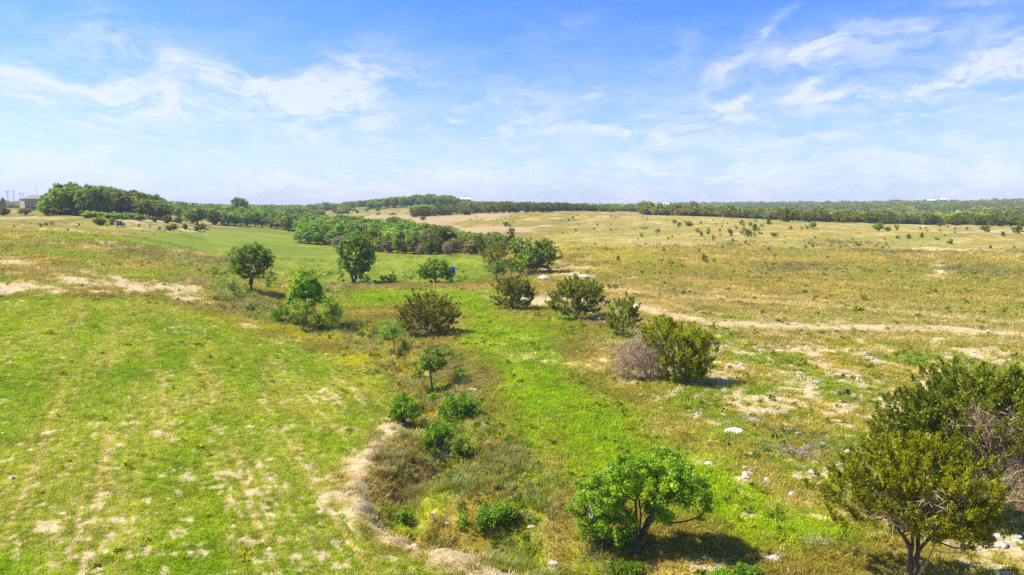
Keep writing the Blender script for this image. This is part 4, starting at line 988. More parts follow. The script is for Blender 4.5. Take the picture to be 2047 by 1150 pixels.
# wood on the hilltop beyond the clearing
for row, d0 in enumerate((716, 734, 752, 776, 800)):
    u = 742 + rnd.uniform(0, 8)
    while u < 925:
        P = ptd(u, d0 + rnd.uniform(-6, 6)); kd = rnd.choice(['oak', 'elm', 'oak', 'oak', 'grey_leaf']); hh = float(np.interp(u, [740, 780, 820, 900, 925], [7, 9.5, 11, 11, 6])) * rnd.uniform(.85, 1.1)
        inst(NAME[kd], kd, P, rnd.uniform(9, 12), hh, f'{DESC[kd][0]} of the hilltop wood, {sect(u, HTW)}, {DEEP[min(row // 2, 2)]}', DESC[kd][1], 'trees of the hilltop wood', rng=rnd)
        u += rnd.uniform(12, 17)
for k in range(26):
    u = rnd.uniform(655, 760); P = ptd(u, rnd.uniform(640, 740)); kd = rnd.choice(['elm', 'mesquite', 'juniper', 'oak', 'juniper'])
    inst(NAME[kd], kd, P, rnd.uniform(4, 8), rnd.uniform(2.5, 6), f'{DESC[kd][0]} on the slope below the hilltop wood, {sect(u, SLP)}', DESC[kd][1], 'trees on the slope below the hilltop wood', rng=rnd)
for k in range(12):
    u = rnd.uniform(820, 905); P = ptd(u, rnd.uniform(610, 680)); inst('shrub', 'greenlet', P, rnd.uniform(5, 9), rnd.uniform(3, 5), f'light green shrub below the hilltop wood, {sect(u, HTW)}', 'shrub', 'shrubs below the hilltop wood', rng=rnd)
for row, d0 in enumerate((508, 524, 542)):
    u = 828 + row * 3
    while u < 906:
        P = ptd(u, d0 + rnd.uniform(-4, 4)); inst('juniper', 'juniper', P, rnd.uniform(7, 9.5), rnd.uniform(5.5, 8), f'dark juniper in the stand above the clearing, {sect(u, STD)}, {DEEP[row]}', 'juniper', 'junipers of the stand above the clearing', rng=rnd); u += rnd.uniform(11, 16)
for row, d0 in enumerate((505, 530, 556, 585, 620)):
    u = 922 + rnd.uniform(0, 8)
    while u < 1235:
        P = ptd(u, d0 + rnd.uniform(-8, 8)); kd = rnd.choice(['juniper'] * 5 + ['oak', 'elm'] * (row > 2))
        hh = rnd.uniform(5.5, 7.5) * float(np.interp(u, [920, 1000, 1120, 1200, 1235], [.85, 1.1, 1, .6, .5]))
        inst(NAME[kd], kd, P, rnd.uniform(7, 10), hh, f'{DESC[kd][0]} of the crest band, {sect(u, CRS)}, {ROWN[row]}', DESC[kd][1], 'junipers along the crest of the hill', rng=rnd)
        u += rnd.uniform(13, 19)

# near edge of the juniper woodland, just over the crest
P = ptd(1577, 372); inst('juniper', 'juniper', P, 11.5, 7, 'broad dark juniper rising just behind the grass crest, darkest on the skyline', 'juniper', rng=rnd)
P = ptd(1618, 378); inst('juniper', 'juniper', P, 9.0, 5.2, 'juniper beside the broad darkest one behind the grass crest', 'juniper', rng=rnd)
P = ptd(1540, 385); inst('grey_juniper', 'grey_leaf', P, 8.0, 6.0, 'greyish bush on the far side of the broad darkest juniper behind the crest', 'juniper', rng=rnd)
u = 1300
while u < 2080:
    d0 = float(np.interp(u, [1300, 1450, 1600, 2080], [520, 470, 400, 395]))
    for row in range(3):
        if rnd.random() < .22: continue
        P = ptd(u + rnd.uniform(-4, 4), d0 + row * 18 + rnd.uniform(-9, 9)); kd = rnd.choice(['juniper'] * 8 + ['mesquite', 'grey_leaf', 'grey_leaf'])
        if not (1520 < u < 1640 and row == 0):
            inst(NAME[kd], kd, P, rnd.uniform(5, 10), rnd.uniform(3.2, 6.8), f'{DESC[kd][0]} of the woodland edge {sect(u, FWD)}, {ROWN[row]}', DESC[kd][1], 'trees at the near edge of the far woodland', rng=rnd)
    u += rnd.uniform(13, 19)

# bushes of the pasture by the dirt road: (u, v base, w px, h px, kind, label)
for (u, v, w, h, kd, lb) in [
    (125, 431, 38, 18, 'juniper', 'broad dark juniper by the dirt road in front of the oak wood'), (168, 432, 26, 10, 'juniper', 'low dark juniper next to the broad one by the dirt road'),
    (198, 450, 18, 13, 'juniper', 'dark bush beyond the white panel stand, on its house side'), (226, 450, 13, 13, 'juniper', 'dark bush directly behind the white panel stand'),
    (213, 452, 10, 5, 'shrublet', 'low scrub between two dark bushes near the white panel stand'), (247, 452, 8, 5, 'shrublet', 'small scrub on the field side of the white panel stand'),
    (308, 444, 9, 9, 'juniper', 'smallest round juniper below the pale dirt track'), (336, 447, 16, 15, 'juniper', 'egg-shaped juniper beside the dirt track bend'), (358, 446, 14, 11, 'juniper', 'round juniper next to the egg-shaped one at the track bend'),
    (338, 461, 12, 9, 'juniper', 'low juniper of a touching pair on the field margin'), (347, 460, 11, 12, 'juniper', 'taller juniper of a touching pair on the field margin'), (371, 459, 10, 11, 'juniper', 'lone small juniper between two pairs on the field margin'),
    (394, 462, 12, 11, 'juniper', 'dark juniper beside pale rocks at the tip of the pasture'), (404, 460, 13, 12, 'juniper', 'juniper just behind the pale rocks at the tip of the pasture'), (414, 461, 6, 5, 'shrublet', 'tiny scrub at the very tip of the pasture'),
    (82, 453, 7, 6, 'shrublet', 'first of three small scrubs in a line below the dirt road'), (93, 451, 8, 5, 'shrublet', 'middle of three small scrubs in a line below the dirt road'), (104, 450, 8, 6, 'shrublet', 'last of three small scrubs in a line below the dirt road'),
    (278, 453, 7, 5, 'shrublet', 'small dark scrub between the panel stand and the track bend'), (299, 453, 6, 4, 'shrublet', 'faint low scrub near the pale bare streak'), (6, 417, 18, 13, 'juniper', 'dark tree cut by the picture edge on the house rise'),
    (49, 421, 22, 14, 'grey_leaf', 'grey tree in front of the tan house'), (40, 428, 8, 6, 'shrublet', 'small scrub above the dirt road near the grey tree'), (53, 428, 11, 7, 'shrublet', 'brown-green scrub under the grey tree by the house'), (95, 431, 9, 5, 'shrublet', 'low scrub between the house and the broad juniper'),
    (311, 426, 9, 13, 'lime', 'slim yellow-green tree at the end of the oak wood'), (345, 431, 14, 10, 'lime', 'pale round tree beyond the dirt track bend'), (375, 433, 26, 12, 'oak', 'dark spreading tree beyond the pale dirt track'),
    (846, 441, 15, 9, 'elm', 'grey-green bush on the brink of the tan clearing'), (825, 434, 7, 6, 'shrublet', 'small bush alone on the tan clearing'), (756, 418, 8, 4, 'juniper', 'low bush in the meadow above the parked truck')]:
    P = pt(u, v) if v > 424 else ptd(u, 330 if u < 60 else 600)
    inst('shrub' if kd in ('shrublet',) else NAME[kd], kd, P, m_px(P, w), m_px(P, h), lb, 'shrub' if kd == 'shrublet' else DESC[kd][1], rng=rnd)

# shrubs scattered over the hillside
for (u, v, w, h, kd, lb) in [
    (1757, 463, 20, 17, 'elm', 'biggest green bush on the far hillside pasture'), (1775, 463, 12, 8, 'shrublet', 'low bush touching the biggest hillside bush'), (1793, 461, 8, 11, 'shrublet', 'upright bush next to the biggest hillside bush'),
    (1880, 452, 12, 6, 'shrublet', 'dark flat bush near the crest of the pasture'), (1625, 457, 14, 14, 'elm', 'loose green sapling bush near the crest'), (1614, 458, 9, 7, 'shrublet', 'round bush beside the loose green sapling bush'),
    (1603, 458, 6, 5, 'shrublet', 'small round bush, outermost of three near the crest'), (1500, 453, 8, 8, 'shrublet', 'dark round bush on the crest slope, upper of two'), (1485, 452, 8, 6, 'shrublet', 'dark bush just beside the dark round crest one'), (1472, 459, 8, 10, 'shrublet', 'upright bush below the two dark crest bushes'),
    (1462, 472, 6, 11, 'shrublet', 'pointed small juniper on the middle slope'), (1395, 465, 6, 8, 'shrublet', 'small dark bush above the pointed ones on the slope'), (1376, 452, 14, 9, 'juniper', 'longest clump of low juniper on the upper slope'), (1358, 452, 8, 7, 'shrublet', 'bush beside the longest low clump on the upper slope'),
    (1426, 482, 7, 13, 'shrublet', 'tallest pointed juniper seedling on the middle slope'), (1407, 524, 8, 15, 'shrublet', 'forked little juniper on the open slope'), (1428, 526, 8, 9, 'shrublet', 'leaning little juniper beside the forked one'), (1398, 505, 6, 6, 'shrublet', 'small juniper above the forked one'),
    (1282, 474, 7, 8, 'shrublet', 'small dark juniper below the reddish upper slope'), (1327, 504, 7, 9, 'shrublet', 'small dark juniper in the yellowish hollow'), (1210, 500, 12, 7, 'greenlet', 'green bush in the yellowish hollow near the creek clump'), (1283, 549, 9, 8, 'shrublet', 'little juniper above the pale mound'),
    (1522, 551, 8, 8, 'shrublet', 'small juniper below the reddish patch on the slope'), (1530, 551, 6, 6, 'shrublet', 'tiny companion of the small juniper below the reddish patch'), (1648, 553, 7, 8, 'shrublet', 'small dark juniper alone on the wide slope'), (1881, 568, 8, 8, 'shrublet', 'small bush under the bare tan patch'),
    (1866, 586, 14, 12, 'shrublet', 'dark bush pair below the bare tan patch'), (1728, 603, 12, 14, 'shrublet', 'upright green bush just above the upper stony track'), (1716, 622, 26, 13, 'greenlet', 'spreading grey-green bush by the upper stony track'), (1420, 570, 20, 8, 'greenlet', 'low green spreading bush on the open slope'),
    (1935, 586, 10, 6, 'greenlet', 'low bush towards the picture edge on the open slope'), (1817, 478, 8, 8, 'shrublet', 'dark little bush under the crest on the wide slope'), (1843, 476, 6, 9, 'shrublet', 'pointed little bush under the crest on the wide slope'), (2037, 467, 14, 12, 'shrublet', 'green bush at the picture edge near the crest'), (2026, 462, 12, 7, 'greenlet', 'low bush beside the one at the picture edge near the crest'),
    (1968, 461, 14, 7, 'shrublet', 'flat bush near pale bare ground close to the crest'), (1975, 465, 8, 6, 'shrublet', 'small bush right above the pale bare ground'), (1556, 645, 16, 8, 'greenlet', 'low olive clump between the two stony tracks'), (1634, 628, 14, 7, 'greenlet', 'yellow-green clump above the lower stony track'), (1640, 667, 14, 6, 'greenlet', 'low clump just below the lower stony track'),
    (1545, 710, 12, 12, 'greenlet', 'bright green weed bush on stony ground near the dark juniper shadow'), (1500, 692, 26, 10, 'greenlet', 'brown-green low bush near the white rock'), (1010, 452, 18, 8, 'shrublet', 'dark scrub on the grassy tongue inside the tan clearing')]:
    P = pt(u, v)
    inst('shrub' if 'let' in kd else NAME[kd], kd, P, m_px(P, w), m_px(P, h), lb, 'shrub', rng=rnd)
BANDS = [((1110, 1330), (430, 470), 34, 'tiny dark bush on the reddish upper slope beside the creek clump', (.8, 1.6)), ((1330, 1560), (440, 475), 46, 'tiny juniper in the bushy belt under the hill crest', (1.0, 2.4)),
         ((1150, 1560), (475, 535), 36, 'small seedling bush on the yellowish middle slope', (.7, 1.5)), ((1560, 2040), (452, 500), 40, 'small bush sprinkled on the wide slope under the crest', (.7, 1.9)),
         ((1450, 2040), (500, 640), 26, 'small low bush on the open lower slope above the stony tracks', (.4, 1.0)), ((930, 1100), (428, 450), 14, 'tiny bush on the grassy shoulder above the tan clearing', (.8, 1.6)), ((650, 830), (416, 426), 26, 'tiny bush in the meadow between hilltop wood and clearing', (1.0, 2.2)),
         ((20, 330), (441, 470), 16, 'small scrub sprinkled on the pasture below the dirt road', (.6, 1.3))]
for (ur, vr, cnt, lb, sz) in BANDS:
    for k in range(cnt):
        P = pt(rnd.uniform(*ur), rnd.uniform(*vr))
        if math.hypot(P[0], P[1]) < 900:
            w = rnd.uniform(*sz) * rnd.uniform(.45, 1.05); inst('shrub', rnd.choice(['shrublet', 'shrublet', 'greenlet']), P, w, w * rnd.uniform(.6, 1.2), lb, 'shrub', lb.replace('tiny', 'bushes').replace('small', 'bushes')[:60], rng=rnd)
print('mid plants', round(time.time() - T0, 1))

# ------------------------------------------------------------------ far woodland: one mass of thousands of trees
def scatter(name, P, sources, props, idx=None, scale=None, rotz=None, tint=None, tilt=0.0, seed=1):
    """a point cloud on which each point carries one plant, stone or tuft"""
    rng = np.random.default_rng(seed); n = len(P)
    me = bpy.data.meshes.new(name); me.vertices.add(n); me.vertices.foreach_set('co', np.asarray(P, np.float32).ravel())
    a = me.attributes.new('pick', 'INT', 'POINT'); a.data.foreach_set('value', (idx if idx is not None else rng.integers(0, len(sources), n)).astype(np.int32))
    a = me.attributes.new('size', 'FLOAT_VECTOR', 'POINT'); sc = scale if scale is not None else np.ones(n)
    if sc.ndim == 1: sc = np.stack([sc] * 3, 1)
    a.data.foreach_set('vector', sc.astype(np.float32).ravel())
    rt = np.stack([rng.normal(0, tilt, n), rng.normal(0, tilt, n), rng.uniform(0, 6.28, n)], 1)
    a = me.attributes.new('turn', 'FLOAT_VECTOR', 'POINT'); a.data.foreach_set('vector', rt.astype(np.float32).ravel())
    if tint is not None:
        a = me.attributes.new('tint', 'FLOAT_COLOR', 'POINT'); a.data.foreach_set('color', np.concatenate([tint, np.ones((n, 1))], 1).astype(np.float32).ravel())
    o = ob(name, me, **props)
    col = bpy.data.collections.new(name + '_kinds')
    for k, s in enumerate(sources):
        q = bpy.data.objects.new('%s_%02d' % (name, k), s); col.objects.link(q)
    ng = bpy.data.node_groups.new(name, 'GeometryNodeTree')
    ng.interface.new_socket('Geometry', in_out='INPUT', socket_type='NodeSocketGeometry'); ng.interface.new_socket('Geometry', in_out='OUTPUT', socket_type='NodeSocketGeometry')
    gi = ng.nodes.new('NodeGroupInput'); go = ng.nodes.new('NodeGroupOutput')
    ci = ng.nodes.new('GeometryNodeCollectionInfo'); ci.inputs['Collection'].default_value = col; ci.inputs['Separate Children'].default_value = True; ci.inputs['Reset Children'].default_value = True
    ip = ng.nodes.new('GeometryNodeInstanceOnPoints'); ip.inputs['Pick Instance'].default_value = True
    def attr(nm, ty):
        q = ng.nodes.new('GeometryNodeInputNamedAttribute'); q.data_type = ty; q.inputs['Name'].default_value = nm
        return [s for s in q.outputs if s.name == 'Attribute' and s.enabled][0]
    ng.links.new(gi.outputs[0], ip.inputs['Points']); ng.links.new(ci.outputs[0], ip.inputs['Instance'])
    ng.links.new(attr('pick', 'INT'), ip.inputs['Instance Index']); ng.links.new(attr('size', 'FLOAT_VECTOR'), ip.inputs['Scale'])
    e2r = ng.nodes.new('FunctionNodeEulerToRotation'); ng.links.new(attr('turn', 'FLOAT_VECTOR'), e2r.inputs[0]); ng.links.new(e2r.outputs[0], ip.inputs['Rotation'])
    ng.links.new(ip.outputs[0], go.inputs[0])
    md = o.modifiers.new('scatter', 'NODES'); md.node_group = ng
    return o

def join_mesh(name, a, b):
    """trunk and crown of a far tree in one mesh"""
    bm = bmesh.new(); bm.from_mesh(a)
    for f in bm.faces: f.material_index = 0
    k = len(bm.faces); bm.from_mesh(b); bm.faces.ensure_lookup_table()
    for f in bm.faces[k:]: f.material_index = 1
    me = bpy.data.meshes.new(name); bm.to_mesh(me); bm.free()
    me.materials.append(a.materials[0]); me.materials.append(b.materials[0])
    return me
import bmesh
MINI = []
for kd, w, h, s, bu in (('juniper', 7, 5.2, 201, True), ('juniper', 6.4, 5.8, 202, True), ('juniper', 8, 5.4, 203, True), ('juniper_brown', 7, 5.0, 204, True), ('oak', 8, 7, 205, False), ('grey_leaf', 8, 6.5, 206, False), ('elm', 8, 7, 207, False), ('mesquite', 8, 6, 208, False)):
    tm, cm, _, _ = proto(kd, w, h, 46, 12, .95, .95, .25, s, bu)
    MINI.append(join_mesh('far_' + kd, tm, cm))
rng = np.random.default_rng(77)
def polar(n, a0, a1, r0, r1, p=2.0):
    a = rng.uniform(a0, a1, n); r = (r0 ** p + (r1 ** p - r0 ** p) * rng.random(n)) ** (1 / p)
    return r * np.sin(a), r * np.cos(a), r, a
UA = lambda u: math.atan((u - 1023.5) / FPX)
xs, ys, sz, ix = [], [], [], []
def wood(n, u0, u1, r0, r1, dens, szr, green, seed, grow_=1.0, p=2.0, skip=()):
    x, y, r, a = polar(n, UA(u0), UA(u1), r0, r1, p)
    f = fbm(x, y, 90 * grow_, 3, seed) * .6 + fbm(x, y, 30 * grow_, 3, seed + 1) * .4
    keep = f < dens
    for (u, d, ru, rd) in skip:
        keep &= (((a - UA(u)) / (ru / FPX)) ** 2 + ((r - d) / rd) ** 2) > 1
    x, y, r = x[keep], y[keep], r[keep]; m = len(x)
    g = fbm(x, y, 70 * grow_, 3, seed + 5) + rng.normal(0, .12, m)
    k = np.where(g < green, rng.choice([4, 5, 5, 7, 3], m), rng.choice([0, 1, 2, 2, 3, 3], m))
    xs.append(x); ys.append(y); sz.append(rng.uniform(*szr, m)); ix.append(k)
wood(24000, 1285, 2130, 440, 1500, .62, (.6, 1.25), .33, 61, p=1.6, skip=[(1480, 1010, 75, 45), (1380, 900, 20, 20), (1520, 760, 34, 22), (1890, 800, 26, 18), (1930, 850, 12, 14), (1960, 760, 10, 10), (1640, 560, 14, 10), (1800, 640, 20, 10), (1985, 600, 24, 14), (1800, 1180, 60, 30)])
wood(9000, 930, 1300, 640, 1600, .56, (.7, 1.2), .40, 62)
wood(15000, 300, 940, 800, 1800, .60, (.9, 1.5), .45, 63, skip=[(435, 900, 50, 60)])
wood(5000, 330, 680, 560, 860, .5, (.9, 1.4), .7, 66)
wood(16000, -120, 2180, 1500, 3400, .62, (1.0, 1.9), .36, 64, 2.5)
wood(9000, -120, 2180, 3300, 6500, .62, (1.6, 2.6), .36, 65, 4)
wood(260, -200, 80, 700, 1200, .6, (.6, 1.0), .7, 67)
x = np.concatenate(xs); y = np.concatenate(ys); s = np.concatenate(sz); k = np.concatenate(ix)
# leave the meadow, the clearing and the house rise open
r = np.hypot(x, y); a = np.arctan2(x, y); uu = 1023.5 + FPX * np.tan(a)
ok = ~((uu > 620) & (uu < 950) & (r < 830)) & ~((uu < 330) & (r < 700))
x, y, s, k = x[ok], y[ok], s[ok], k[ok]
z = ground_h(x, y) - .1
# (fewer, bare-ground openings come from the noise itself)
scatter('woodland', np.stack([x, y, z], 1), MINI, dict(kind='stuff', label='dark juniper and oak woodland covering the hills out to the horizon', category='woodland'), idx=k, scale=np.stack([s, s, s * rng.uniform(.75, 1.15, len(s))], 1), seed=3)
print('woodland', len(x), round(time.time() - T0, 1))
# ------------------------------------------------------------------ grass, weeds, stones
def blades(seed, n, rad, h, w, lean=.5):
    rg = np.random.default_rng(seed)
    a = rg.uniform(0, 6.28, n); q = rad * rg.random(n) ** .6
    b = np.stack([np.cos(a) * q, np.sin(a) * q, np.zeros(n) - .02], 1)
    hh = h * rg.uniform(.55, 1.2, n); ln = rg.normal(0, lean, (n, 2)) * hh[:, None] + b[:, :2] * lean * 1.5
    top = b + np.concatenate([ln, hh[:, None]], 1); mid = b + np.concatenate([ln * .35, hh[:, None] * .6], 1)
    t = rg.uniform(0, 3.14, n); d = np.stack([np.cos(t), np.sin(t), np.zeros(n)], 1) * w
    V = np.stack([b - d * .6, b + d * .6, mid + d, top, mid - d], 1).reshape(-1, 3)
    k = np.arange(n)[:, None] * 5
    F = np.concatenate([k + np.array([[0, 1, 2, 4]]), k + np.array([[4, 2, 3, 3]])], 0)
    me = bpy.data.meshes.new('tuft'); me.from_pydata(V.tolist(), [], [list(dict.fromkeys(f)) for f in F.tolist()]); me.update()
    return me
def with_mat(me, m): me.materials.append(m); return me
SHORT = [with_mat(blades(300 + k, 12, .17, .13, .014, .6), M['blade']) for k in range(4)]
TALL = [with_mat(blades(310 + k, 26, .16, .42, .014, .42), M['blade']) for k in range(4)]
def weed(seed):
    rg = np.random.default_rng(seed); n = 26
    P = unit(rg.normal(0, 1, (n, 3))) * np.array([.16, .16, .14]) * rg.random((n, 1)) ** .4; P[:, 2] = np.abs(P[:, 2]) + .03
    V, F = leaves_broad(rg, P, 1, .02, .11, np.zeros(3))
    return mesh('weed', V, F, [M['leafy']])
WEED = [weed(320 + k) for k in range(3)]

rng = np.random.default_rng(5)
def cast(n, r0, r1, p, a=41.5):
    """points thinning with distance: density ~ r^(p-2)"""
    x, y, r, _ = polar(n, R(-a), R(a), r0, r1, p)
    return x, y, r
def tuft_layer(name, n, r0, r1, p, src, dens_fn, size_fn, tint_fn, props, seed):
    x, y, r = cast(n, r0, r1, p); c = cover(x, y)
    keep = rng.random(len(x)) < dens_fn(c, r, x, y) * (1 - .35 * c['speck'] * smooth(.5, .7, fbm(x, y, 1.2, 3, 91)))
    x, y, r = x[keep], y[keep], r[keep]; c = {q: v[keep] for q, v in c.items()}
    z = ground_h(x, y)
    sz = size_fn(c, r); tint = np.clip(tint_fn(c, len(x)), .004, .9)
    scatter(name, np.stack([x, y, z], 1), src, props, scale=sz, tint=tint, tilt=.12, seed=seed)
    print(name, len(x), round(time.time() - T0, 1))
def jit(n, a=.12): return 1 + rng.normal(0, a, (n, 1))
tuft_layer('short_grass', 330000, 22, 210, .9, SHORT, lambda c, r, x, y: c['veg'] * (.95 - .45 * c['brush']) * (1 - .9 * c['valley']) * .9 * (1 - .7 * smooth(120, 210, r)),
           lambda c, r: (.8 + r / 65) * rng.uniform(.7, 1.4, len(r)) * (1 - .3 * c['field']),
           lambda c, n: c['col'] * jit(n, .16) * 1.12, dict(kind='stuff', label='short green and straw-coloured grass covering fields and pasture', category='grass'), 11)
tuft_layer('tall_grass', 210000, 22, 260, 1.0, TALL, lambda c, r, x, y: c['veg'] * np.clip(.95 * c['brush'] + .55 * c['red'] + .07 + .12 * c['right'] - .05 * smooth(140, 250, r) - .16 * c['field'] - .3 * c['valley'] - .12 * c['strip'], 0, 1) * smooth(.25, .6, fbm(x, y, 1.6, 3, 71)) * (1 - .75 * smooth(130, 260, r)),
           lambda c, r: np.clip(.55 + r / 130, 0, 1.9) * rng.uniform(.6, 1.35, len(r)) * (.55 + .6 * np.clip(c['brush'] + c['red'], 0, 1)),
           lambda c, n: np.where(rng.random((n, 1)) < .55 + .4 * c['strip'][:, None] * (c['brush'][:, None] < .5), c['col'] * 1.15, np.where(rng.random((n, 1)) < .6, alb0(202, 190, 122)[None], np.where(rng.random((n, 1)) < .25, alb0(168, 128, 78)[None], alb(140, 150, 40)[None]))) * jit(n, .15) * np.array([.92, 1.0, 1.0]),
           dict(kind='stuff', label='tall dry bunchgrass in straw and russet tones along the gully', category='grass'), 12)
tuft_layer('weeds', 60000, 22, 170, 1.0, WEED, lambda c, r, x, y: c['veg'] * (.12 + .5 * c['brush'] + .2 * c['right'] - .09 * c['field']) * smooth(.45, .7, fbm(x, y, 4, 3, 72)),
           lambda c, r: (.7 + r / 90) * rng.uniform(.6, 1.6, len(r)),
           lambda c, n: np.where(rng.random((n, 1)) < .25 + .7 * c['field'][:, None], alb(176, 178, 44)[None], np.where(rng.random((n, 1)) < .5, alb(108, 148, 38)[None], alb(118, 146, 50)[None])) * jit(n, .15),
           dict(kind='stuff', label='low leafy weeds, some yellow-green, dotted through the grass', category='weeds'), 13)

def rock_mesh(name, seed, mat, sub=2, flat=.55):
    rg = np.random.default_rng(seed); bm = bmesh.new(); bmesh.ops.create_icosphere(bm, subdivisions=sub, radius=.5)
    pl = [(unit(rg.normal(0, 1, 3)), rg.uniform(.26, .44)) for _ in range(9)]
    sc_ = np.array([1, rg.uniform(.6, .9), flat])
    for v in bm.verts:
        p = np.array(v.co)
        for nn, d in pl:
            q = p @ nn
            if q > d: p = p - nn * (q - d) * .93
        v.co = (p + rg.normal(0, .008, 3)) * sc_ * 1.2
    me = bpy.data.meshes.new(name); bm.to_mesh(me); bm.free(); me.materials.append(mat)
    return me
ROCKS = [rock_mesh('stone', 400 + k, M['stone'] if k % 3 else M['grey_stone'], 2 if k < 5 else 1, .5 - .04 * (k % 4)) for k in range(7)]
x, y, r = cast(100000, 24, 190, 1.1); c = cover(x, y)
dens = c['bare'] * (.10 + .7 * c['right']) * (1 - .86 * c['field']) + .06 * c['right'] + .05 * c['brush'] * (1 - c['red'])
under = np.zeros(len(x))
for (u, v, ru) in ((1152, 642, 70), (1028, 622, 50), (1300, 762, 80), (1390, 740, 60), (1100, 640, 40), (1080, 700, 80), (1960, 1100, 80), (780, 690, 30), (1700, 920, 60), (1140, 552, 70), (1900, 1080, 80)):
    q = pt(u, v); under = np.maximum(under, np.exp(-((x - q[0]) ** 2 + (y - q[1]) ** 2) / (ru * q[1] / FPX) ** 2))
dens = np.clip(dens + .5 * under, 0, 1) * smooth(.42, .62, fbm(x, y, 2.2, 3, 81))
keep = rng.random(len(x)) < dens * .75
x, y, r = x[keep], y[keep], r[keep]
sz = (.07 + .30 * rng.random(len(x)) ** 4) * (1 + r / 150)
scatter('loose_stones', np.stack([x, y, ground_h(x, y) + sz * .12], 1), ROCKS, dict(kind='stuff', label='loose white limestone chips and cobbles on the stony ground', category='stones'), scale=sz, tilt=.25, seed=14)
print('stones', len(x))

# rocks one can pick out: (u, v, width px, flatness, label)
for i, (u, v, w, fl, mt, lb) in enumerate([
    (1468, 866, 34, .4, 'stone', 'largest flat white limestone slab on the grassy slope'), (1452, 822, 13, .6, 'stone', 'bright white rock above the largest flat slab'), (1446, 830, 14, .4, 'stone', 'flat white rock touching the bright one above the slab'),
    (1458, 848, 9, .6, 'stone', 'small white rock just above the largest flat slab'), (1437, 861, 9, .4, 'stone', 'small flat rock at the gully side of the largest slab'), (1448, 876, 7, .7, 'stone', 'small upright pinkish rock below the largest slab'),
    (1417, 928, 16, .5, 'stone', 'white rock at the top of the elm crown'), (1428, 934, 9, .5, 'stone', 'smaller rock touching the white one above the elm'), (1448, 915, 10, .6, 'stone', 'white rock between the slab and the rocks above the elm'), (1483, 908, 10, .6, 'stone', 'lone white rock in grass downslope of the slab'),
    (1703, 906, 24, .4, 'grey_stone', 'broad grey limestone beside the biggest juniper, uppermost of three'), (1716, 920, 18, .5, 'grey_stone', 'grey limestone in the middle of three by the biggest juniper'), (1720, 930, 13, .6, 'grey_stone', 'lowest grey limestone of three by the biggest juniper'),
    (1699, 874, 20, .3, 'grey_stone', 'flat grey rock above the three grey limestones'), (1595, 868, 16, .4, 'stone', 'pale rock beside the brush pile'), (1618, 921, 12, .5, 'stone', 'white rock below the brush pile'), (1613, 900, 9, .6, 'stone', 'small white rock at the brush pile'),
    (1668, 843, 26, .2, 'grey_stone', 'long thin grey slab on bare soil'), (1632, 765, 16, .4, 'grey_stone', 'grey rock on bare ground up the slope from the burnt stump'), (1424, 689, 20, .4, 'grey_stone', 'grey-white rock pile top behind the green juniper shadow'), (1416, 692, 10, .5, 'stone', 'small white rock beside the grey-white one behind the shadow'),
    (943, 782, 22, .5, 'stone', 'large pinkish limestone boulder behind the fullest lime shrub'), (804, 716, 9, .5, 'stone', 'rock in the gully under the lime sapling'), (785, 695, 10, .5, 'grey_stone', 'grey rock in the gully next to the lime sapling'), (762, 668, 10, .5, 'stone', 'pale rock at the gully head'),
    (1546, 1118, 24, .35, 'stone', 'flat tan rock in grass between elm and wide juniper'), (1108, 1128, 16, .5, 'stone', 'pale rock in the brown grass before the elm'), (1062, 1055, 14, .5, 'stone', 'pale rock at the dark hollow of the gully'), (1038, 1060, 16, .3, 'stone', 'flat pale rock edge over the gully hollow'), (895, 1047, 10, .5, 'stone', 'small pale rock by the upright weed shrub'),
    (1983, 1078, 16, .6, 'stone', 'tan boulder of the rock heap, nearest the trunk of the wide juniper'), (1996, 1072, 14, .6, 'stone', 'upper tan rock of the heap at the picture edge'), (2003, 1092, 20, .6, 'grey_stone', 'greyest rock of the heap at the picture edge'), (1990, 1093, 12, .6, 'stone', 'yellowish rock in the middle of the heap'),
    (1976, 1092, 13, .5, 'stone', 'low rock at the trunk-side end of the heap'), (2018, 1090, 12, .5, 'grey_stone', 'thin dark-edged rock beside the greyest one'), (2032, 1075, 16, .5, 'stone', 'tan rock touching the picture edge above the heap'), (2038, 1084, 18, .4, 'stone', 'flat tan rock touching the picture edge'), (2008, 1136, 14, .5, 'stone', 'lone rock below the heap at the picture edge'),
    (1176, 556, 36, .3, 'grey_stone', 'long pale limestone mound above the broad juniper'), (1091, 560, 26, .55, 'stone', 'pale broken limestone block near the corner clump'), (404, 464, 12, .4, 'stone', 'pale rocks among junipers at the tip of the pasture'), (570, 590, 0, .3, 'stone', ''), (1258, 450, 5, .7, 'stone', 'tiny white rock on the upper hillside'), (1186, 441, 0, 0, 'stone', '')]):
    if not lb: continue
    P = pt(u, v); wm = m_px(P, w)
    me = rock_mesh('rock', 500 + i, M[mt], 3 if w > 18 else 2, fl)
    ob('boulder' if w > 20 else 'rock', me, loc=(P[0], P[1], P[2] + wm * fl * .12), rot=(rnd.uniform(-.1, .1), rnd.uniform(-.1, .1), rnd.uniform(-.4, .4)), scl=(wm, wm, wm), label=lb, category='rock')

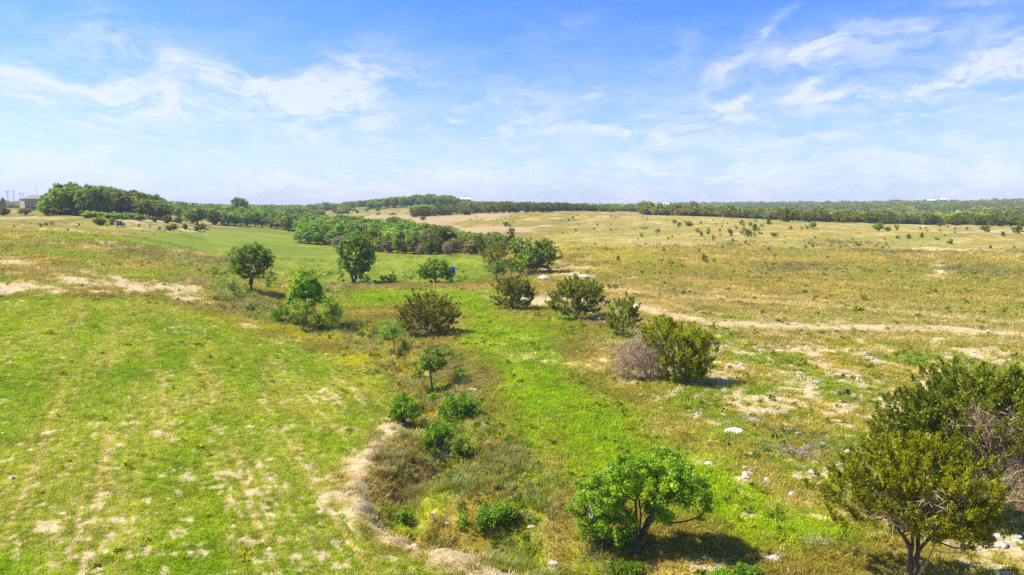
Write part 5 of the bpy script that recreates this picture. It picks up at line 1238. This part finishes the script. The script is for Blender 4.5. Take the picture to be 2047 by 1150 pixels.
# dead wood
def branchy(name, u, v, length, seed, mat, label, cat, n=7, spread=1.0, lift=.25, r0=.03, flatz=.25):
    P = pt(u, v); rg = np.random.default_rng(seed); nodes, par, rad = [np.zeros(3)], [-1], [r0]
    def go(i, d, L, r, lvl):
        for _ in range(4):
            d = unit(d + rg.normal(0, .22, 3) * np.array([1, 1, flatz])); nodes.append(nodes[i] + d * L / 4); par.append(i); r *= .84; rad.append(r); i = len(nodes) - 1
            if lvl < 2 and rg.random() < .75: go(i, unit(d + rg.normal(0, .9, 3) * np.array([1, 1, flatz + .2])), L * .55, r * .7, lvl + 1)
    for _ in range(n):
        a = rg.uniform(0, 6.28); go(0, np.array([math.cos(a) * spread, math.sin(a) * spread * .7, lift * rg.random()]), length * rg.uniform(.6, 1.2), r0, 0)
    V, F = tubes(np.array(nodes) + np.array([0, 0, .08]), par, rad)
    return ob(name, mesh(name, V, F, [M[mat]], True), loc=P, label=label, category=cat)
branchy('fallen_branch', 1655, 1092, 1.0, 61, 'pale_bark', 'heap of pale dry twigs in grass left of the wide juniper trunk'.replace('left of', 'beside'), 'branches', n=6, r0=.02)
branchy('brush_pile', 1590, 905, 2.0, 62, 'grey_bark', 'large tangle of dry grey branches in grass above the wide juniper', 'brush pile', n=11, r0=.035, lift=.6, flatz=.5)
branchy('brush_pile', 1570, 868, 1.2, 63, 'bark', 'dark brushy tangle beside the pale rock', 'brush pile', n=8, r0=.03, lift=.8, flatz=.5)
branchy('fallen_branch', 1180, 1040, 1.3, 64, 'pale_bark', 'pale dead branches on bare soil beside the elm', 'branches', n=7, r0=.03, lift=.4)
branchy('charred_branch', 1700, 803, 1.0, 65, 'char', 'thin black burnt branch lying on stony ground', 'branch', n=2, r0=.045)
branchy('dry_branch', 1668, 782, 1.3, 66, 'pale_bark', 'pale straight dry branch beside the burnt stump', 'branch', n=2, r0=.035)
branchy('fallen_branch', 1495, 845, .7, 67, 'pale_bark', 'straw pale twigs sticking up from russet grass near the white rocks', 'branches', n=6, r0=.025, lift=1.6, flatz=.7)
branchy('fallen_branch', 1125, 838, .9, 68, 'grey_bark', 'thin grey branch lying on the bright green strip', 'branch', n=2, r0=.02)
branchy('dead_roots', 876, 918, 1.0, 69, 'bark', 'dark bare stems matted under the straggly gully shrub', 'dead stems', n=9, r0=.035, lift=1.0, flatz=.7)
P = pt(1693, 789)
m = MB(); m.cyl((0, 0, -.1), (.02, 0, .34), .2, .15, 9); m.cyl((.02, 0, .34), (.1, .03, .52), .14, .05, 7); m.cyl((-.1, .05, 0), (-.28, .1, .22), .08, .03, 6); m.cyl((.1, -.05, 0), (.3, -.12, .1), .08, .03, 6)
m.build('burnt_stump', M['char'], loc=P, label='short black burnt stump on bare stony ground', category='stump')

# ------------------------------------------------------------------ built things, all far off
M['tan_wall'] = plain('tan_wall', (.36, .30, .22), .9, var=.06, scale=1)
M['white_wall'] = plain('white_wall', (.7, .69, .66), .8, var=.05, scale=1)
M['grey_roof'] = plain('grey_roof', (.26, .24, .215), .9, var=.12, scale=2)
M['metal_roof'] = plain('metal_roof', (.72, .73, .74), .45, var=.05, scale=1)
M['glass'] = plain('window_glass', (.03, .035, .045), .15, var=.1)
M['door'] = plain('door_paint', (.16, .10, .07), .6)
M['pole'] = plain('pole_wood', (.14, .115, .09), .9)
M['steel'] = plain('steel', (.42, .43, .45), .5, .3)
M['truck'] = plain('truck_paint', (.010, .011, .016), .28, .2, var=.05)
M['tyre'] = plain('tyre_rubber', (.02, .02, .02), .9)
M['dark_box'] = plain('weathered_plywood', (.055, .04, .032), .9)
M['blue_cloth'] = plain('blue_cloth', (.015, .17, .55), .75, var=.2)
def house(name, u, d, w, dep, hw, hr, yaw, wall, roof, label, cat='house', nwin=4, z0=0.0, hip=False):
    P = ptd(u, d); e = ob(name, None, loc=(P[0], P[1], P[2] + z0), rot=(0, 0, yaw - math.atan2(P[0], P[1])), label=label, category=cat)
    m = MB(); m.box(-w / 2, w / 2, -dep / 2, dep / 2, -1.5, hw); m.build('wall', M[wall], e)
    o = .5; m = MB(); b = hw + .02; i = w * .28 if hip else 0
    V = [(-w / 2 - o, -dep / 2 - o, b), (w / 2 + o, -dep / 2 - o, b), (w / 2 + o, dep / 2 + o, b), (-w / 2 - o, dep / 2 + o, b), (-w / 2 - o + i, 0, b + hr), (w / 2 + o - i, 0, b + hr)]
    me = bpy.data.meshes.new('roof'); me.from_pydata(V, [], [(0, 1, 5, 4), (2, 3, 4, 5), (1, 2, 5), (3, 0, 4), (3, 2, 1, 0)]); me.materials.append(M[roof]); me.update(); ob('roof', me, e)
    for k in range(nwin):
        x_ = -w / 2 + w * (k + .5) / nwin
        m = MB()
        if k == nwin // 2: m.box(x_ - .5, x_ + .5, -dep / 2 - .06, -dep / 2 + .02, 0, 2.1); m.build('door', M['door'], e)
        else:
            m.box(x_ - .65, x_ + .65, -dep / 2 - .06, -dep / 2 + .02, 1.0, 2.2); wn_ = m.build('window', M['glass'], e)
            m = MB(); m.box(x_ - .72, x_ + .72, -dep / 2 - .09, -dep / 2 - .062, .9, .99); m.build('sill', M['white_wall'], wn_)
    return e
house('tan_house', 76, 470, 15, 10, 6.6, 2.0, .25, 'tan_wall', 'grey_roof', 'tan two-storey house with grey roof at the end of the oak wood', nwin=5, hip=True)
house('grey_roof_house', -34, 430, 16, 10, 4.2, 2.4, -.3, 'tan_wall', 'grey_roof', 'house with grey roof cut off by the picture edge', nwin=4)
house('metal_barn', 1311, 1250, 18, 12, 5.5, 2, .1, 'dark_box', 'metal_roof', 'dark barn with long white metal roof on the horizon', 'barn', 3, z0=2.0)
house('white_roof_house', 1332, 1400, 14, 10, 6, 2.4, -.4, 'tan_wall', 'metal_roof', 'small pale-roofed building beside the long white barn roof', nwin=3, z0=1.5)
house('white_roof_house', 930, 900, 12, 8, 6, 2.2, .5, 'tan_wall', 'metal_roof', 'house with white roof among trees past the hilltop wood', nwin=3, z0=2.5)
house('white_roof_house', 1860, 1520, 12, 9, 4.0, 2.0, .4, 'white_wall', 'metal_roof', 'white-roofed house on the wooded horizon, nearer the grass clearing', nwin=3, z0=4.5)
house('white_roof_house', 1886, 1540, 9, 8, 5, 2.2, -.2, 'white_wall', 'metal_roof', 'bright white tall house on the wooded horizon', nwin=3, z0=5)
def pole(u, d, h, label, arms=1, kind='utility_pole', cat='utility pole', r=.14, mat='pole', group=None):
    P = ptd(u, d); e = ob(kind, None, loc=P, rot=(0, 0, -math.atan2(P[0], P[1]) + .5), label=label, category=cat)
    if group: e['group'] = group
    m = MB(); m.cyl((0, 0, -.5), (0, 0, h), r, r * .7, 8); m.build('post', M[mat], e)
    for k in range(arms):
        m = MB(); m.box(-1.2, 1.2, -.06, .06, h - .5 - k * .9, h - .36 - k * .9); a_ = m.build('crossarm', M[mat], e)
        for q in (-1, 0, 1):
            m = MB(); m.cyl((q, 0, h - .36 - k * .9), (q, 0, h - .12 - k * .9), .05, .04, 6); m.build('insulator', M['white_wall'], a_)
    return e
pole(17, 520, 11.5, 'utility pole furthest from the tan house, beside a leaning tree', 2)
pole(29, 500, 11.5, 'utility pole second from the picture edge', 1)
pole(42, 540, 11, 'utility pole second nearest the tan house', 1)
pole(48, 560, 11.2, 'utility pole closest to the tan house', 1)
pole(1198, 1100, 14, 'thin pole on the horizon above the bare hill crest', 1, r=.2)
pole(1254, 1100, 15, 'thin pole on the horizon beside the tall round trees', 1, r=.2)
pole(535, 1700, 18, 'thin pole on the distant ridge past the tallest valley tree', 0, r=.25)
pole(648, 1500, 16, 'thin pole on the low ridge above the valley gap', 0, r=.25)
pole(1148, 1300, 16, 'faint pole above the crest junipers', 0, r=.2)
def mast(u, d, h, label):
    P = ptd(u, d); e = ob('radio_mast', None, loc=P, label=label, category='radio mast')
    for k in range(3):
        t = 2.094 * k; m = MB(); m.cyl((math.cos(t) * .5, math.sin(t) * .5, 0), (math.cos(t) * .4, math.sin(t) * .4, h), .035, .025, 5); m.build('leg', M['steel'], e)
    m = MB()
    for z_ in np.arange(0, h, 3.0):
        for k in range(3):
            a_, b_ = 2.094 * k, 2.094 * (k + 1); m.cyl((math.cos(a_) * .48, math.sin(a_) * .48, z_), (math.cos(b_) * .48, math.sin(b_) * .48, min(z_ + 3, h)), .015, .015, 4)
    m.build('lattice', M['steel'], e); m = MB(); m.cyl((0, 0, h - 1), (0, 0, h + 3), .07, .04, 5); m.build('antenna', M['steel'], e)
mast(478, 800, 37, 'tall faint lattice mast above the tallest valley tree')
mast(75, 560, 15, 'thin lattice mast rising behind the tan house')

# parked pickup on the clearing
P = pt(785, 430.5)
tk = ob('pickup_truck', None, loc=P, rot=(0, 0, .12), label='black pickup truck parked on the tan clearing', category='pickup truck')
def loft(name, prof, y0, y1, mat, parent, taper=.0):
    V = [(x, y0 + (taper if z > 1.25 else 0), z) for x, z in prof] + [(x, y1 - (taper if z > 1.25 else 0), z) for x, z in prof]; n = len(prof)
    F = [tuple(range(n))[::-1], tuple(range(n, 2 * n))] + [(i, (i + 1) % n, n + (i + 1) % n, n + i) for i in range(n)]
    me = bpy.data.meshes.new(name); me.from_pydata(V, [], F); me.materials.append(M[mat]); me.update(); return ob(name, me, parent)
loft('body', [(-2.85, .5), (-2.85, 1.0), (-2.7, 1.15), (-1.4, 1.22), (2.9, 1.22), (2.95, .5)], -.95, .95, 'truck', tk)
loft('cab', [(-1.35, 1.22), (-.65, 1.82), (.95, 1.86), (1.15, 1.22)], -.9, .9, 'truck', tk, .12)
for s_ in (-1, 1):
    m = MB(); m.hexa([(-1.1, s_ * .9 - .02, 1.27), (-.1, s_ * .9 - .02, 1.27), (-.1, s_ * .9 + .02, 1.27), (-1.1, s_ * .9 + .02, 1.27), (-.6, s_ * .8 - .02, 1.74), (-.1, s_ * .8 - .02, 1.74), (-.1, s_ * .8 + .02, 1.74), (-.6, s_ * .8 + .02, 1.74)]); m.build('side_window', M['glass'], tk)
m = MB(); m.hexa([(-1.36, -.75, 1.28), (-1.3, -.75, 1.28), (-1.3, .75, 1.28), (-1.36, .75, 1.28), (-.76, -.68, 1.78), (-.7, -.68, 1.78), (-.7, .68, 1.78), (-.76, .68, 1.78)]); m.build('windscreen', M['glass'], tk)
for x_ in (-1.85, 1.85):
    for s_ in (-1, 1):
        m = MB(); m.cyl((x_, s_ * .78, .4), (x_, s_ * 1.0, .4), .4, .4, 14); w_ = m.build('wheel', M['tyre'], tk); m = MB(); m.cyl((x_, s_ * 1.0, .4), (x_, s_ * 1.015, .4), .22, .2, 10); m.build('rim', M['steel'], w_)

# box stand in the pasture
P = pt(236, 454); e = ob('box_stand', None, loc=P, rot=(0, 0, .35), label='dark box on short legs with a white panel beside a dark bush', category='deer stand')
m = MB(); m.box(-.1, 1.15, -.6, .6, .5, 1.75); m.build('cabin', M['dark_box'], e); m = MB(); m.box(-.15, 1.2, -.66, .66, 1.753, 1.83); m.build('roof', M['dark_box'], e)
m = MB(); m.box(-1.05, -.14, -.5, .5, .3, 1.6); m.build('white_panel', M['white_wall'], e); m = MB(); m.box(.25, .8, -.63, -.603, 1.15, 1.5); m.build('window', M['steel'], e)
for x_ in (0, 1.05):
    for y_ in (-.5, .5): m = MB(); m.box(x_ - .05, x_ + .05, y_ - .05, y_ + .05, -.3, .498); m.build('leg', M['pole'], e)

# blue rag in the oak
P = oakb.location; sc0 = math.dist(P, (0, 0, CAM_Z)) / FPX
rg = np.random.default_rng(3); V, F = [], []
for i in range(6):
    for j in range(9): V.append(((i / 5 - .5) * .7 + rg.normal(0, .03), .14 * math.sin(i * 1.9 + j * .7) + rg.normal(0, .03), -j / 8 * 1.25 + .08 * math.sin(i * 2.1)))
for i in range(5):
    for j in range(8): a_ = i * 9 + j; F.append((a_, a_ + 1, a_ + 10, a_ + 9))
me = bpy.data.meshes.new('blue_rag'); me.from_pydata(V, [], F); me.materials.append(M['blue_cloth']); me.update()
ra_ = oakb.rotation_euler.z
o = ob('blue_rag', me, loc=(P[0] + 36 * sc0 * math.cos(ra_) + .9 * math.sin(ra_), P[1] + 36 * sc0 * math.sin(ra_) - .9 * math.cos(ra_), P[2] + 29 * sc0 + .5), rot=(0, 0, ra_), label='bright blue plastic rag caught in the outer branches of the short oak', category='rag')
so = o.modifiers.new('thickness', 'SOLIDIFY'); so.thickness = .01

# ------------------------------------------------------------------ haze
HZ = 0.00018
hm, N, out = new_mat('haze')
pv = N.n.new('ShaderNodeVolumePrincipled'); pv.inputs['Density'].default_value = HZ; pv.inputs['Color'].default_value = (.80, .88, 1.0, 1); pv.inputs['Anisotropy'].default_value = 0.0
N.l.new(pv.outputs[0], out.inputs['Volume'])
zmin = float(Z_.min()) - 1.0
m = MB(); m.box(-8100, 8100, -8100, 8100, zmin, 49); hz = m.build('haze', hm, kind='stuff', label='thin pale haze over the whole landscape', category='haze')
print('done', round(time.time() - T0, 1), len(scene.objects))
